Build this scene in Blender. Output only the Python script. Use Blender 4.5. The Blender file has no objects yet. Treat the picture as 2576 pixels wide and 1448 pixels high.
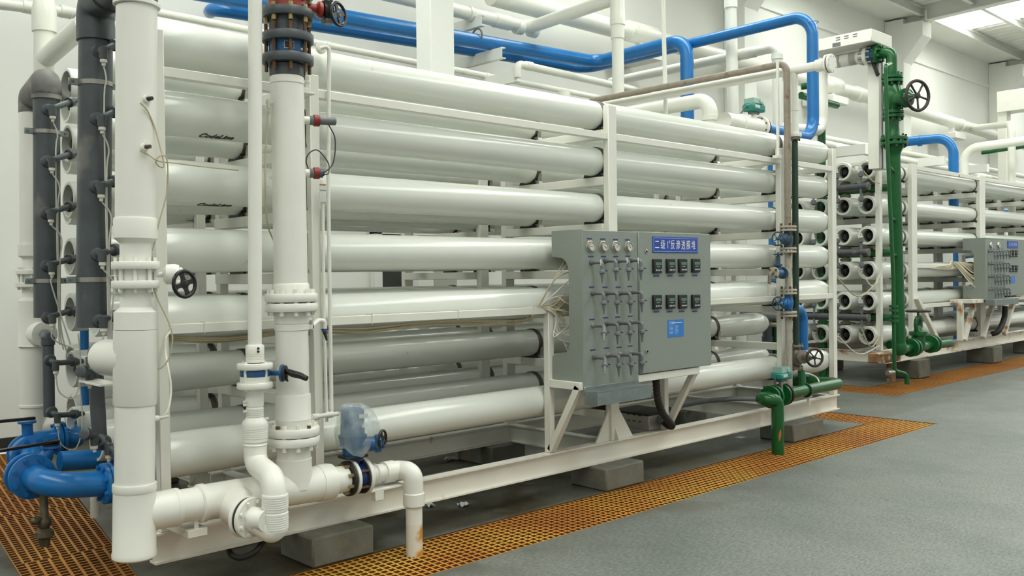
import bpy, math, random
from mathutils import Vector, Matrix
random.seed(7)
sc = bpy.context.scene
col = sc.collection
V = Vector
PI = math.pi

# ---------------------------------------------------------------- camera
W_PX, H_PX, F_PX = 2576, 1448, 2300.5
YAW, PITCH, ROLL = math.radians(43.385), math.radians(-0.85), math.radians(0.678)
EYE = V((0.0, -4.6, 1.62))
fw = V((math.sin(YAW)*math.cos(PITCH), math.cos(YAW)*math.cos(PITCH), math.sin(PITCH)))
rt = fw.cross(V((0, 0, 1))).normalized()
dn = fw.cross(rt)
rt, dn = math.cos(ROLL)*rt + math.sin(ROLL)*dn, -math.sin(ROLL)*rt + math.cos(ROLL)*dn
cd = bpy.data.cameras.new('camera')
cam = bpy.data.objects.new('camera', cd)
col.objects.link(cam)
up, bk = -dn, -fw
cam.matrix_world = Matrix(((rt.x, up.x, bk.x, EYE.x), (rt.y, up.y, bk.y, EYE.y), (rt.z, up.z, bk.z, EYE.z), (0, 0, 0, 1)))
cd.sensor_fit = 'HORIZONTAL'
cd.sensor_width = 36.0
cd.lens = 36.0*F_PX/W_PX
cd.clip_start, cd.clip_end = 0.05, 300
sc.camera = cam

# ---------------------------------------------------------------- world, exposure
wd = bpy.data.worlds.new('overcast')
sc.world = wd
wd.use_nodes = True
bg = wd.node_tree.nodes['Background']
bg.inputs[0].default_value = (0.97, 1.0, 0.955, 1)
bg.inputs[1].default_value = 0.50
vs = sc.view_settings
vs.view_transform = 'Standard'
vs.look = 'None'
vs.gamma = 1.0
vs.use_curve_mapping = False
vs.exposure = 0.38
sc.cycles.use_denoising = True
sc.cycles.use_light_tree = False
sc.cycles.use_adaptive_sampling = True
sc.cycles.adaptive_threshold = 0.04
sc.cycles.max_bounces = 5
sc.cycles.diffuse_bounces = 3
sc.cycles.glossy_bounces = 2
sc.cycles.caustics_reflective = False
sc.cycles.caustics_refractive = False
SKYLIGHT = 7.5


def ray(px, py):
    return rt*((px - W_PX/2)/F_PX) + dn*((py - H_PX/2)/F_PX) + fw


def at(px, py, y):
    """point of the hall on the depth plane y that this pixel of the photograph shows"""
    d = ray(px, py)
    return EYE + d*((y - EYE.y)/d.y)


def atx(px, py, x):
    d = ray(px, py)
    return EYE + d*((x - EYE.x)/d.x)


def atz(px, py, z):
    d = ray(px, py)
    return EYE + d*((z - EYE.z)/d.z)


# ---------------------------------------------------------------- materials
MATS = {}


def mat(name, rgb, rough=0.5, metal=0.0, var=0.08, scale=6.0, dark=None, bump=0.0, bscale=60.0, spots=None, emit=None, coat=0.0, alpha=None):
    """paint or plastic: base colour with a soft noise variation, optional stain colour in patches"""
    m = bpy.data.materials.new(name)
    m.use_nodes = True
    nt = m.node_tree
    b = nt.nodes['Principled BSDF']
    b.inputs['Roughness'].default_value = rough
    b.inputs['Metallic'].default_value = metal
    if coat:
        b.inputs['Coat Weight'].default_value = coat
        b.inputs['Coat Roughness'].default_value = 0.12
    tc = nt.nodes.new('ShaderNodeTexCoord')
    gm = nt.nodes.new('ShaderNodeNewGeometry')
    n = nt.nodes.new('ShaderNodeTexNoise')
    n.inputs['Scale'].default_value = scale
    n.inputs['Detail'].default_value = 2
    nt.links.new(gm.outputs['Position'], n.inputs['Vector'])
    r = nt.nodes.new('ShaderNodeValToRGB')
    r.color_ramp.elements[0].position = 0.3
    r.color_ramp.elements[1].position = 0.7
    d = dark or tuple(c*(1 - var*2) for c in rgb)
    r.color_ramp.elements[0].color = (*d, 1)
    r.color_ramp.elements[1].color = (*rgb, 1)
    nt.links.new(n.outputs['Fac'], r.inputs['Fac'])
    out = r.outputs['Color']
    if spots:
        srgb, lo, hi, sscale = spots
        n2 = nt.nodes.new('ShaderNodeTexNoise')
        n2.inputs['Scale'].default_value = sscale
        n2.inputs['Detail'].default_value = 3
        nt.links.new(gm.outputs['Position'], n2.inputs['Vector'])
        mr = nt.nodes.new('ShaderNodeMapRange')
        mr.inputs['From Min'].default_value = lo
        mr.inputs['From Max'].default_value = hi
        nt.links.new(n2.outputs['Fac'], mr.inputs['Value'])
        mx = nt.nodes.new('ShaderNodeMix')
        mx.data_type = 'RGBA'
        mx.inputs['B'].default_value = (*srgb, 1)
        nt.links.new(mr.outputs['Result'], mx.inputs['Factor'])
        nt.links.new(out, mx.inputs['A'])
        out = mx.outputs['Result']
    nt.links.new(out, b.inputs['Base Color'])
    if bump:
        n3 = nt.nodes.new('ShaderNodeTexNoise')
        n3.inputs['Scale'].default_value = bscale
        n3.inputs['Detail'].default_value = 2
        nt.links.new(gm.outputs['Position'], n3.inputs['Vector'])
        bp = nt.nodes.new('ShaderNodeBump')
        bp.inputs['Strength'].default_value = bump
        bp.inputs['Distance'].default_value = 0.01
        nt.links.new(n3.outputs['Fac'], bp.inputs['Height'])
        nt.links.new(bp.outputs['Normal'], b.inputs['Normal'])
    if emit:
        b.inputs['Emission Color'].default_value = (*rgb, 1)
        b.inputs['Emission Strength'].default_value = emit
    if alpha is not None:
        b.inputs['Alpha'].default_value = alpha
    MATS[name] = m
    return m


mat('vessel', (0.775, 0.80, 0.73), 0.17, var=0.02, scale=1.2, spots=((0.50, 0.47, 0.38), 0.72, 0.80, 9.0))
mat('vessel_bore', (0.20, 0.19, 0.10), 0.5)
mat('frame', (0.84, 0.83, 0.74), 0.42, var=0.02, spots=((0.42, 0.22, 0.07), 0.74, 0.79, 5.0))
mat('beam', (0.84, 0.82, 0.72), 0.45, var=0.03, scale=3, spots=((0.40, 0.19, 0.05), 0.68, 0.75, 5.0))
mat('grating_side', (0.20, 0.075, 0.014), 0.8, var=0.2, scale=6)  # cell walls: dirt brown, with the shade of the holes put into the colour
mat('frame_rusty', (0.80, 0.78, 0.68), 0.5, var=0.03, spots=((0.45, 0.20, 0.05), 0.58, 0.68, 4.0))
mat('pvc', (0.86, 0.85, 0.77), 0.3, var=0.02)
mat('pvc_rust', (0.82, 0.80, 0.70), 0.35, var=0.02, spots=((0.62, 0.30, 0.04), 0.56, 0.66, 7.0))
mat('wallpipe', (0.84, 0.85, 0.76), 0.3, var=0.02)
mat('grey_pvc', (0.076, 0.090, 0.095), 0.42, var=0.12, scale=9, spots=((0.20, 0.19, 0.17), 0.66, 0.80, 4.0))
mat('grey_pvc_dusty', (0.17, 0.165, 0.155), 0.6, var=0.15, scale=8, spots=((0.33, 0.31, 0.28), 0.5, 0.7, 6.0))
mat('mid_grey', (0.17, 0.185, 0.19), 0.45, var=0.1)
mat('blue', (0.010, 0.175, 0.50), 0.28, var=0.06)
mat('blue_dark', (0.006, 0.024, 0.12), 0.3, var=0.1)
mat('blue_valve', (0.010, 0.10, 0.26), 0.4, var=0.12, spots=((0.06, 0.10, 0.13), 0.55, 0.7, 20.0))
mat('blue_steel', (0.035, 0.105, 0.165), 0.5, var=0.2, scale=25)
mat('green', (0.006, 0.105, 0.022), 0.25, var=0.1)
mat('green_dark', (0.020, 0.055, 0.030), 0.4, var=0.15, spots=((0.45, 0.47, 0.40), 0.68, 0.72, 9.0))
mat('brown_pipe', (0.33, 0.28, 0.215), 0.55, var=0.1, scale=14, spots=((0.17, 0.10, 0.05), 0.62, 0.75, 10.0))
mat('pale_brown', (0.50, 0.46, 0.37), 0.5, var=0.1, scale=14, spots=((0.22, 0.12, 0.05), 0.62, 0.75, 8.0))
mat('cast', (0.24, 0.21, 0.165), 0.5, 0.3, var=0.15, scale=20)
mat('bronze', (0.14, 0.115, 0.07), 0.5, 0.5, var=0.2, scale=25)
mat('rust_bolt', (0.17, 0.09, 0.04), 0.65, 0.3, var=0.2, scale=40)
mat('brass_bolt', (0.42, 0.32, 0.15), 0.4, 0.6, var=0.1)
mat('steel', (0.42, 0.40, 0.36), 0.35, 0.8, var=0.1, scale=20)
mat('galv', (0.30, 0.34, 0.33), 0.4, 0.7, var=0.1, scale=12)
mat('stainless', (0.46, 0.45, 0.40), 0.35, 0.6, var=0.12, scale=5)
mat('black', (0.008, 0.008, 0.008), 0.3, var=0.1)
mat('rubber', (0.022, 0.022, 0.020), 0.6, var=0.1)
mat('strap', (0.13, 0.12, 0.09), 0.55, var=0.2, scale=30)
mat('wheel_dark', (0.035, 0.025, 0.025), 0.45, var=0.1)
mat('red', (0.26, 0.025, 0.02), 0.45, var=0.1)
mat('red_paint', (0.42, 0.05, 0.035), 0.35, var=0.1)
mat('teal', (0.02, 0.26, 0.20), 0.35, var=0.1)
mat('teal_clear', (0.25, 0.42, 0.36), 0.2, var=0.1)
mat('panel', (0.285, 0.32, 0.28), 0.5, var=0.05, scale=120, bump=0.15, bscale=400)
mat('label_blue', (0.018, 0.06, 0.40), 0.4, var=0.02)
mat('tape_blue', (0.035, 0.075, 0.26), 0.5, var=0.3, scale=120)
mat('notice_blue', (0.03, 0.21, 0.62), 0.4, var=0.02)
mat('ink_white', (0.85, 0.87, 0.82), 0.5, var=0.0)
mat('ink_pale', (0.35, 0.55, 0.80), 0.5, var=0.0)
mat('ink_black', (0.012, 0.012, 0.012), 0.5, var=0.0)
mat('lcd', (0.10, 0.20, 0.12), 0.25, var=0.05)
mat('dial', (0.72, 0.72, 0.66), 0.35, var=0.02)
mat('chrome', (0.62, 0.58, 0.50), 0.2, 0.9, var=0.05)
mat('concrete', (0.19, 0.19, 0.15), 0.85, var=0.12, scale=9, bump=0.3, bscale=50, spots=((0.34, 0.22, 0.04), 0.62, 0.80, 3.0))
mat('cable', (0.60, 0.52, 0.34), 0.5, var=0.1)
mat('cable_white', (0.74, 0.72, 0.62), 0.45, var=0.05)
mat('cable_dark', (0.05, 0.05, 0.045), 0.5, var=0.1)
mat('clear_tube', (0.74, 0.73, 0.65), 0.2, var=0.1, alpha=0.75)
mat('wall', (0.88, 0.89, 0.83), 0.75, var=0.02, scale=0.6)
mat('ceiling', (0.88, 0.88, 0.82), 0.7, var=0.03, scale=1.0)
mat('skylight', (0.97, 1.0, 0.95), 0.6, var=0.01, emit=SKYLIGHT)
mat('baseboard', (0.03, 0.032, 0.03), 0.6)
mat('paper', (0.70, 0.72, 0.68), 0.6, var=0.1)
mat('orange_ink', (0.55, 0.14, 0.02), 0.5)
mat('rusty', (0.35, 0.20, 0.09), 0.8, var=0.25, scale=14, spots=((0.62, 0.57, 0.45), 0.55, 0.62, 8.0))
mat('trench', (0.11, 0.055, 0.018), 0.9, var=0.25, scale=4)
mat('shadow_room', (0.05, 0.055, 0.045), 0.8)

# clear plastic bag
m = mat('bag', (0.72, 0.80, 0.78), 0.18, var=0.1, scale=9, bump=0.35, bscale=26)
nt = m.node_tree
b = nt.nodes['Principled BSDF']
nz = nt.nodes.new('ShaderNodeTexNoise'); nz.inputs['Scale'].default_value = 4.0; nz.inputs['Detail'].default_value = 1
mrn = nt.nodes.new('ShaderNodeMapRange'); mrn.inputs['From Min'].default_value = 0.30; mrn.inputs['From Max'].default_value = 0.80
mrn.inputs['To Min'].default_value = 0.16; mrn.inputs['To Max'].default_value = 0.50
nt.links.new(nz.outputs['Fac'], mrn.inputs['Value']); nt.links.new(mrn.outputs['Result'], b.inputs['Alpha'])

# floor: grey trowelled concrete, pale flecks, brown damp near the machine
m = mat('floor', (0.235, 0.250, 0.232), 0.5, var=0.05)
nt = m.node_tree
b = nt.nodes['Principled BSDF']
L = nt.links
gp = nt.nodes.new('ShaderNodeNewGeometry')


def ramp(fac, stops):
    r = nt.nodes.new('ShaderNodeValToRGB')
    while len(r.color_ramp.elements) < len(stops):
        r.color_ramp.elements.new(0.5)
    for e, (p, c) in zip(r.color_ramp.elements, stops):
        e.position = p; e.color = (*c, 1)
    L.new(fac, r.inputs['Fac'])
    return r.outputs['Color']


def noise(scale, detail=5, stretch=None, rough=0.55):
    n = nt.nodes.new('ShaderNodeTexNoise')
    n.inputs['Scale'].default_value = scale; n.inputs['Detail'].default_value = detail; n.inputs['Roughness'].default_value = rough
    src = gp.outputs['Position']
    if stretch:
        mp = nt.nodes.new('ShaderNodeMapping'); mp.inputs['Scale'].default_value = stretch
        L.new(src, mp.inputs['Vector']); src = mp.outputs['Vector']
    L.new(src, n.inputs['Vector'])
    return n.outputs['Fac']


def mixc(fac, a, bb, mode='MIX'):
    mx = nt.nodes.new('ShaderNodeMix'); mx.data_type = 'RGBA'; mx.blend_type = mode
    if isinstance(fac, float): mx.inputs['Factor'].default_value = fac
    else: L.new(fac, mx.inputs['Factor'])
    for k, v in (('A', a), ('B', bb)):
        if isinstance(v, tuple): mx.inputs[k].default_value = (*v, 1)
        else: L.new(v, mx.inputs[k])
    return mx.outputs['Result']


def maprange(v, a, bb, c=0.0, d=1.0):
    mr = nt.nodes.new('ShaderNodeMapRange')
    for k, x in zip(('From Min', 'From Max', 'To Min', 'To Max'), (a, bb, c, d)): mr.inputs[k].default_value = x
    L.new(v, mr.inputs['Value'])
    return mr.outputs['Result']


base = ramp(noise(0.8, 6), [(0.3, (0.122, 0.136, 0.125)), (0.7, (0.182, 0.192, 0.170))])
grain = ramp(noise(48, 4, (0.6, 1.5, 1), .7), [(0.30, (0.45, 0.48, 0.50)), (0.52, (1, 1, 1)), (0.72, (1.5, 1.5, 1.42))])
c1 = mixc(1.0, base, grain, 'MULTIPLY')
c1 = mixc(maprange(noise(120, 2), 0.68, 0.78, 0, 0.5), c1, (0.48, 0.49, 0.44))
sep = nt.nodes.new('ShaderNodeSeparateXYZ'); L.new(gp.outputs['Position'], sep.inputs[0])
# damp, rust-stained ground of the machine's own bay
near = maprange(sep.outputs['Y'], -0.95, -0.1)
st = nt.nodes.new('ShaderNodeMath'); st.operation = 'MULTIPLY'
L.new(near, st.inputs[0]); L.new(maprange(noise(1.3, 6), 0.40, 0.58), st.inputs[1])
inx = nt.nodes.new('ShaderNodeMath'); inx.operation = 'MULTIPLY'
L.new(st.outputs[0], inx.inputs[0]); L.new(maprange(sep.outputs['X'], 8.0, 6.0), inx.inputs[1])
c1 = mixc(inx.outputs[0], c1, (0.070, 0.052, 0.022))
pad = nt.nodes.new('ShaderNodeMath'); pad.operation = 'MULTIPLY'
L.new(maprange(sep.outputs['Y'], -0.16, -0.10), pad.inputs[0]); L.new(maprange(sep.outputs['X'], 6.6, 4.6, 0.22, 0.85), pad.inputs[1])
c1 = mixc(pad.outputs[0], c1, mixc(1.0, c1, (0.42, 0.38, 0.27), 'MULTIPLY'))
wet = nt.nodes.new('ShaderNodeMath'); wet.operation = 'MULTIPLY'
band = nt.nodes.new('ShaderNodeMath'); band.operation = 'MULTIPLY'
L.new(maprange(sep.outputs['Y'], -1.25, -0.75), band.inputs[0]); L.new(maprange(noise(1.7, 5), 0.5, 0.62), band.inputs[1])
L.new(band.outputs[0], wet.inputs[0]); L.new(maprange(sep.outputs['X'], 7.5, 5.5), wet.inputs[1])
c1 = mixc(wet.outputs[0], c1, (0.105, 0.105, 0.085))
L.new(c1, b.inputs['Base Color'])
L.new(maprange(noise(2.0, 4), 0.3, 0.7, 0.38, 0.6), b.inputs['Roughness'])

# moulded grating: orange brown, yellower and greyer patches
m = mat('grating', (0.55, 0.25, 0.03), 0.55)
nt = m.node_tree; b = nt.nodes['Principled BSDF']; L = nt.links
gp = nt.nodes.new('ShaderNodeNewGeometry')
c1 = ramp(noise(1.1, 6), [(0.34, (0.44, 0.15, 0.014)), (0.50, (0.57, 0.235, 0.020)), (0.64, (0.62, 0.35, 0.038))])
c1 = mixc(maprange(noise(5, 5), 0.60, 0.75, 0, 0.5), c1, (0.28, 0.15, 0.03))
L.new(c1, b.inputs['Base Color'])
m = mat('grating_red', (0.40, 0.13, 0.02), 0.55)
nt = m.node_tree; b = nt.nodes['Principled BSDF']; L = nt.links
gp = nt.nodes.new('ShaderNodeNewGeometry')
c1 = ramp(noise(1.3, 5), [(0.3, (0.36, 0.115, 0.014)), (0.7, (0.52, 0.24, 0.028))])
L.new(c1, b.inputs['Base Color'])

# ---------------------------------------------------------------- mesh helpers


def frame_of(d):
    d = d.normalized()
    a = V((0, 0, 1)) if abs(d.z) < 0.9 else V((1, 0, 0))
    u = d.cross(a).normalized()
    return u, d.cross(u).normalized(), d


class MB:
    def __init__(s):
        s.v, s.f = [], []

    def ring_strip(s, rings, close_start=True, close_end=True, loop=False):
        n = len(rings[0])
        base = len(s.v)
        for r in rings:
            s.v += r
        m_ = len(rings)
        for i in range(m_ if loop else m_ - 1):
            a, c = base + i*n, base + ((i + 1) % m_)*n
            for j in range(n):
                k = (j + 1) % n
                s.f.append((a + j, a + k, c + k, c + j))
        if not loop:
            if close_start:
                s.f.append(tuple(base + j for j in reversed(range(n))))
            if close_end:
                s.f.append(tuple(base + (m_ - 1)*n + j for j in range(n)))
        return s

    def lathe(s, p, d, prof, seg=24, caps=(True, True), loop=False):
        """prof: (distance along d, radius) pairs"""
        p = V(p); u, w, d = frame_of(V(d))
        rings = []
        for t, r in prof:
            r = max(r, 0.0004)
            rings.append([p + d*t + (u*math.cos(2*PI*j/seg) + w*math.sin(2*PI*j/seg))*r for j in range(seg)])
        return s.ring_strip(rings, caps[0], caps[1], loop)

    def cyl(s, a, b_, r, r2=None, seg=20):
        a, b_ = V(a), V(b_)
        return s.lathe(a, b_ - a, [(0, r), ((b_ - a).length, r if r2 is None else r2)], seg)

    def sweep(s, pts, r, seg=16, closed=False, caps=True, squash=None):
        pts = [V(p) for p in pts]
        n = len(pts)
        rings = []
        u = None
        for i in range(n):
            if closed:
                d = pts[(i + 1) % n] - pts[i - 1]
            else:
                d = pts[min(i + 1, n - 1)] - pts[max(i - 1, 0)]
            d.normalize()
            if u is None:
                u, w, _ = frame_of(d)
            else:
                u = (u - d*u.dot(d)).normalized()
                w = d.cross(u)
            rr = r[i] if isinstance(r, (list, tuple)) else r
            rings.append([pts[i] + (u*math.cos(2*PI*j/seg) + w*math.sin(2*PI*j/seg))*rr for j in range(seg)])
        return s.ring_strip(rings, caps, caps, closed)

    def pipe(s, pts, r, bend=0.12, seg=20, steps=8):
        return s.sweep(fillet(pts, bend, steps), r, seg)

    def torus(s, c, d, R, r, seg=40, sub=10):
        c = V(c); u, w, d = frame_of(V(d))
        return s.sweep([c + (u*math.cos(2*PI*i/seg) + w*math.sin(2*PI*i/seg))*R for i in range(seg)], r, sub, True)

    def box(s, lo, hi, bev=0.0):
        lo, hi = V(lo), V(hi)
        for k in range(3):
            if lo[k] > hi[k]:
                lo[k], hi[k] = hi[k], lo[k]
        c = (lo + hi)/2
        return s.obox(c, (V((1, 0, 0)), V((0, 1, 0)), V((0, 0, 1))), (hi - lo)/2, bev)

    def obox(s, c, ax, h, bev=0.0):
        c = V(c)
        b0 = len(s.v)
        bev = min(bev, min(h)*0.45)
        if bev <= 0:
            for z in (-1, 1):
                for y in (-1, 1):
                    for x in (-1, 1):
                        s.v.append(c + ax[0]*h[0]*x + ax[1]*h[1]*y + ax[2]*h[2]*z)
            for q in ((0, 2, 3, 1), (4, 5, 7, 6), (0, 1, 5, 4), (2, 6, 7, 3), (0, 4, 6, 2), (1, 3, 7, 5)):
                s.f.append(tuple(b0 + i for i in q))
            return s
        idx = {}
        for z in (-1, 1):
            for y in (-1, 1):
                for x in (-1, 1):
                    for k in range(3):
                        hh = [h[0] - bev, h[1] - bev, h[2] - bev]
                        hh[k] += bev
                        idx[(x, y, z, k)] = len(s.v)
                        s.v.append(c + ax[0]*hh[0]*x + ax[1]*hh[1]*y + ax[2]*hh[2]*z)
        P = idx
        for k in range(3):
            for sg in (-1, 1):
                q = []
                for (a, b_) in ((-1, -1), (1, -1), (1, 1), (-1, 1)):
                    t = [a, b_]; t.insert(k, sg)
                    q.append(P[(t[0], t[1], t[2], k)])
                s.f.append(tuple(q) if (sg == 1) == (k != 1) else tuple(reversed(q)))
        for k in range(3):
            i, j = [x for x in range(3) if x != k]
            for a in (-1, 1):
                for b_ in (-1, 1):
                    q = []
                    for sg, kk in ((-1, i), (-1, j), (1, j), (1, i)):
                        t = [0, 0, 0]; t[i], t[j], t[k] = a, b_, sg
                        q.append(P[(t[0], t[1], t[2], kk)])
                    s.f.append(tuple(q))
        for z in (-1, 1):
            for y in (-1, 1):
                for x in (-1, 1):
                    s.f.append(tuple(P[(x, y, z, k)] for k in range(3)))
        return s

    def bar(s, a, b_, w, h, upv=(0, 0, 1), bev=0.0):
        """rectangular bar from a to b_, w across, h along upv"""
        a, b_ = V(a), V(b_)
        d = (b_ - a).normalized(); upv = V(upv)
        x = d.cross(upv).normalized(); z = x.cross(d)
        return s.obox((a + b_)/2, (d, x, z), ((b_ - a).length/2, w/2, h/2), bev)

    def prism(s, poly, d):
        """extrude a planar polygon (3-D points) by the vector d"""
        b0 = len(s.v); n = len(poly); d = V(d)
        s.v += [V(p) for p in poly] + [V(p) + d for p in poly]
        s.f.append(tuple(b0 + i for i in range(n)))
        s.f.append(tuple(b0 + n + i for i in reversed(range(n))))
        for i in range(n):
            j = (i + 1) % n
            s.f.append((b0 + j, b0 + i, b0 + n + i, b0 + n + j))
        return s

    def mesh(s, name, smooth=True, off=None):
        me = bpy.data.meshes.new(name)
        off = off or V((0, 0, 0))
        me.from_pydata([tuple(p - off) for p in s.v], [], s.f)
        me.update()
        import bmesh
        bm = bmesh.new(); bm.from_mesh(me)
        bmesh.ops.recalc_face_normals(bm, faces=bm.faces)
        bm.to_mesh(me); bm.free()
        if smooth:
            me.polygons.foreach_set('use_smooth', [True]*len(me.polygons))
            me.set_sharp_from_angle(angle=math.radians(38))
        return me

    def build(s, name, m, parent=None, smooth=True):
        off = origin(parent) if parent else V((0, 0, 0))
        me = s.mesh(name, smooth, off)
        me.materials.append(MATS[m])
        o = bpy.data.objects.new(name, me)
        col.objects.link(o)
        if parent:
            o.parent = parent
        return o


def origin(o):
    p = V(o.location)
    while o.parent:
        o = o.parent
        p = p + V(o.location)
    return p


def fillet(pts, bend, steps=8):
    pts = [V(p) for p in pts]
    out = [pts[0]]
    for i in range(1, len(pts) - 1):
        a, b_, c = pts[i - 1], pts[i], pts[i + 1]
        d1, d2 = (a - b_), (c - b_)
        l1, l2 = d1.length, d2.length
        d1.normalize(); d2.normalize()
        ang = d1.angle(d2)
        if ang > PI - 0.02:
            out.append(b_); continue
        t = min(bend/math.tan(ang/2), l1*0.49, l2*0.49)
        R = t*math.tan(ang/2)
        cc = b_ + (d1 + d2).normalized()*(R/math.sin(ang/2))
        p0, p1 = b_ + d1*t, b_ + d2*t
        v0, v1 = p0 - cc, p1 - cc
        tot = v0.angle(v1)
        axis = v0.cross(v1).normalized()
        for k in range(steps + 1):
            out.append(cc + Matrix.Rotation(tot*k/steps, 3, axis) @ v0)
    out.append(pts[-1])
    return out


def thing(name, label, cat, loc=(0, 0, 0), group=None):
    o = bpy.data.objects.new(name, None)
    col.objects.link(o)
    o.location = loc
    o.empty_display_size = 0.05
    o['label'] = label; o['category'] = cat
    if group:
        o['group'] = group
    return o


def tag(o, label, cat, group=None):
    o['label'] = label; o['category'] = cat
    if group:
        o['group'] = group
    return o


def recentre(o):
    """put a mesh object's origin at the base of its bounding box"""
    me = o.data
    n = len(me.vertices)
    lo = V((min(v.co[k] for v in me.vertices) for k in range(3)))
    hi = V((max(v.co[k] for v in me.vertices) for k in range(3)))
    c = V(((lo.x + hi.x)/2, (lo.y + hi.y)/2, lo.z))
    me.transform(Matrix.Translation(-c))
    o.location = o.location + c
    return o


def struct(o):
    o['kind'] = 'structure'
    return o


def dup(o, parent=None, loc=None):
    c = o.copy()
    col.objects.link(c)
    c.parent = parent
    if loc is not None:
        c.location = loc
    for ch in o.children:
        dup(ch, c)
    return c


BOLT = {}


def bolt_mesh(m, r, l):
    k = (m, round(r, 4), round(l, 4))
    if k not in BOLT:
        mb = MB()
        mb.lathe((0, 0, -l/2), (0, 0, 1), [(0, r), (l, r)], 6)
        me = mb.mesh('bolt', False); me.materials.append(MATS[m])
        BOLT[k] = me
    return BOLT[k]


def bolts(parent, c, d, R, n, m, r=0.011, l=0.02, phase=0.0, name='bolt'):
    c = V(c); u, w, d = frame_of(V(d))
    me = bolt_mesh(m, r, l)
    q = d.to_track_quat('Z', 'Y')
    po = origin(parent)
    for i in range(n):
        a = 2*PI*(i + phase)/n
        o = bpy.data.objects.new(name, me)
        col.objects.link(o)
        o.parent = parent
        o.location = c + (u*math.cos(a) + w*math.sin(a))*R - po
        o.rotation_mode = 'QUATERNION'
        o.rotation_quaternion = q


def flange(parent, c, d, R, t, m, bm=None, n=8, br=0.011, bl=None, phase=0.5, name='flange'):
    """a disc centred at c, thickness t along d, with its bolts as parts"""
    c = V(c); d = V(d).normalized()
    o = MB().lathe(c - d*t/2, d, [(0, R*0.97), (t*0.12, R), (t*0.88, R), (t, R*0.97)], 36).build(name, m, parent)
    if bm:
        bolts(parent, c, d, R*0.80, n, bm, br, bl or t + 0.03, phase)
    return o


def handwheel(parent, c, d, R, m, r=0.008, spokes=4, hub=0.02, fat=1.0, name='handwheel'):
    """rim, spokes and hub in one piece"""
    c = V(c); u, w, d = frame_of(V(d))
    mb = MB()
    mb.torus(c, d, R, r, 36, 10)
    for i in range(spokes):
        a = 2*PI*i/spokes + 0.4
        e = (u*math.cos(a) + w*math.sin(a))
        mb.sweep([c + e*hub*0.3 - d*0.004, c + e*R*0.5 - d*0.003, c + e*R], [r*0.9*fat, r*0.75*fat, r*0.95*fat], 8)
    mb.lathe(c - d*0.018, d, [(0, hub*0.8), (0.006, hub), (0.03, hub), (0.036, hub*0.7)], 16)
    return mb.build(name, m, parent)


def solid_wheel(parent, c, d, R, m, name='handwheel'):
    """cast wheel with four rounded openings: a dished disc cut by a grid of sectors"""
    c = V(c); u, w, d = frame_of(V(d))
    N = 64
    mb = MB()
    rad = [0.0, R*0.30, R*0.74, R]
    def open_(j):
        a = (j + 0.5)/N*4 % 1.0
        return 0.16 < a < 0.84
    def ringv(rr, h):
        return [c + (u*math.cos(2*PI*j/N) + w*math.sin(2*PI*j/N))*rr + d*h for j in range(N)]
    mb.torus(c, d, R*0.87, R*0.13, 48, 10)
    mb.lathe(c - d*R*0.10, d, [(0, R*0.22), (R*0.03, R*0.30), (R*0.14, R*0.30), (R*0.17, R*0.22)], 24)
    for i in range(4):
        a = PI/2*i + 0.3
        e = (u*math.cos(a) + w*math.sin(a)); s_ = d.cross(e)
        pts = []
        for (rr, hw) in ((R*0.22, R*0.22), (R*0.40, R*0.15), (R*0.60, R*0.15), (R*0.84, R*0.30)):
            pts.append((rr, hw))
        poly = [c + e*rr + s_*hw for rr, hw in pts] + [c + e*rr - s_*hw for rr, hw in reversed(pts)]
        mb.prism([p - d*R*0.05 for p in poly], d*R*0.10)
    return mb.build(name, m, parent)


def ibeam(mb, a, b_, h, w, tf=0.010, tw=0.008, side=(0, -1, 0), channel=False):
    """section extruded from a to b_ (a, b_ on the web's centre line at mid height)"""
    a, b_ = V(a), V(b_)
    s_ = V(side); z = V((0, 0, 1))
    H = h/2
    if channel:
        prof = [(0, -H), (w, -H), (w, -H + tf), (tw, -H + tf), (tw, H - tf), (w, H - tf), (w, H), (0, H)]
    else:
        prof = [(-w/2, -H), (w/2, -H), (w/2, -H + tf), (tw/2, -H + tf), (tw/2, H - tf), (w/2, H - tf), (w/2, H), (-w/2, H), (-w/2, H - tf), (-tw/2, H - tf), (-tw/2, -H + tf), (-w/2, -H + tf)]
    return mb.prism([a + s_*p + z*q for p, q in prof], b_ - a)


def text_mesh(body, size, name, m, fn=None, extrude=0.0008, align='LEFT', parent=None, shear=0.0, sx=1.0, bold=0.0):
    """lettering turned into a mesh; fn maps (x, y, z) of the flat text to the place it is printed on"""
    cu = bpy.data.curves.new(name, 'FONT')
    cu.body = body; cu.size = size; cu.extrude = extrude; cu.align_x = align; cu.align_y = 'CENTER'; cu.shear = shear
    cu.resolution_u = 2
    cu.offset = bold
    o = bpy.data.objects.new(name, cu)
    col.objects.link(o)
    dg = bpy.context.evaluated_depsgraph_get()
    me = bpy.data.meshes.new_from_object(o.evaluated_get(dg))
    bpy.data.objects.remove(o); bpy.data.curves.remove(cu)
    off = origin(parent) if parent else V((0, 0, 0))
    for v in me.vertices:
        v.co = V(fn(v.co.x*sx, v.co.y, v.co.z)) - off
    me.materials.clear(); me.materials.append(MATS[m])
    r = bpy.data.objects.new(name, me)
    col.objects.link(r)
    if parent:
        r.parent = parent
    return r


def scale_at(p):
    return (p - EYE).dot(fw)/F_PX


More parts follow.
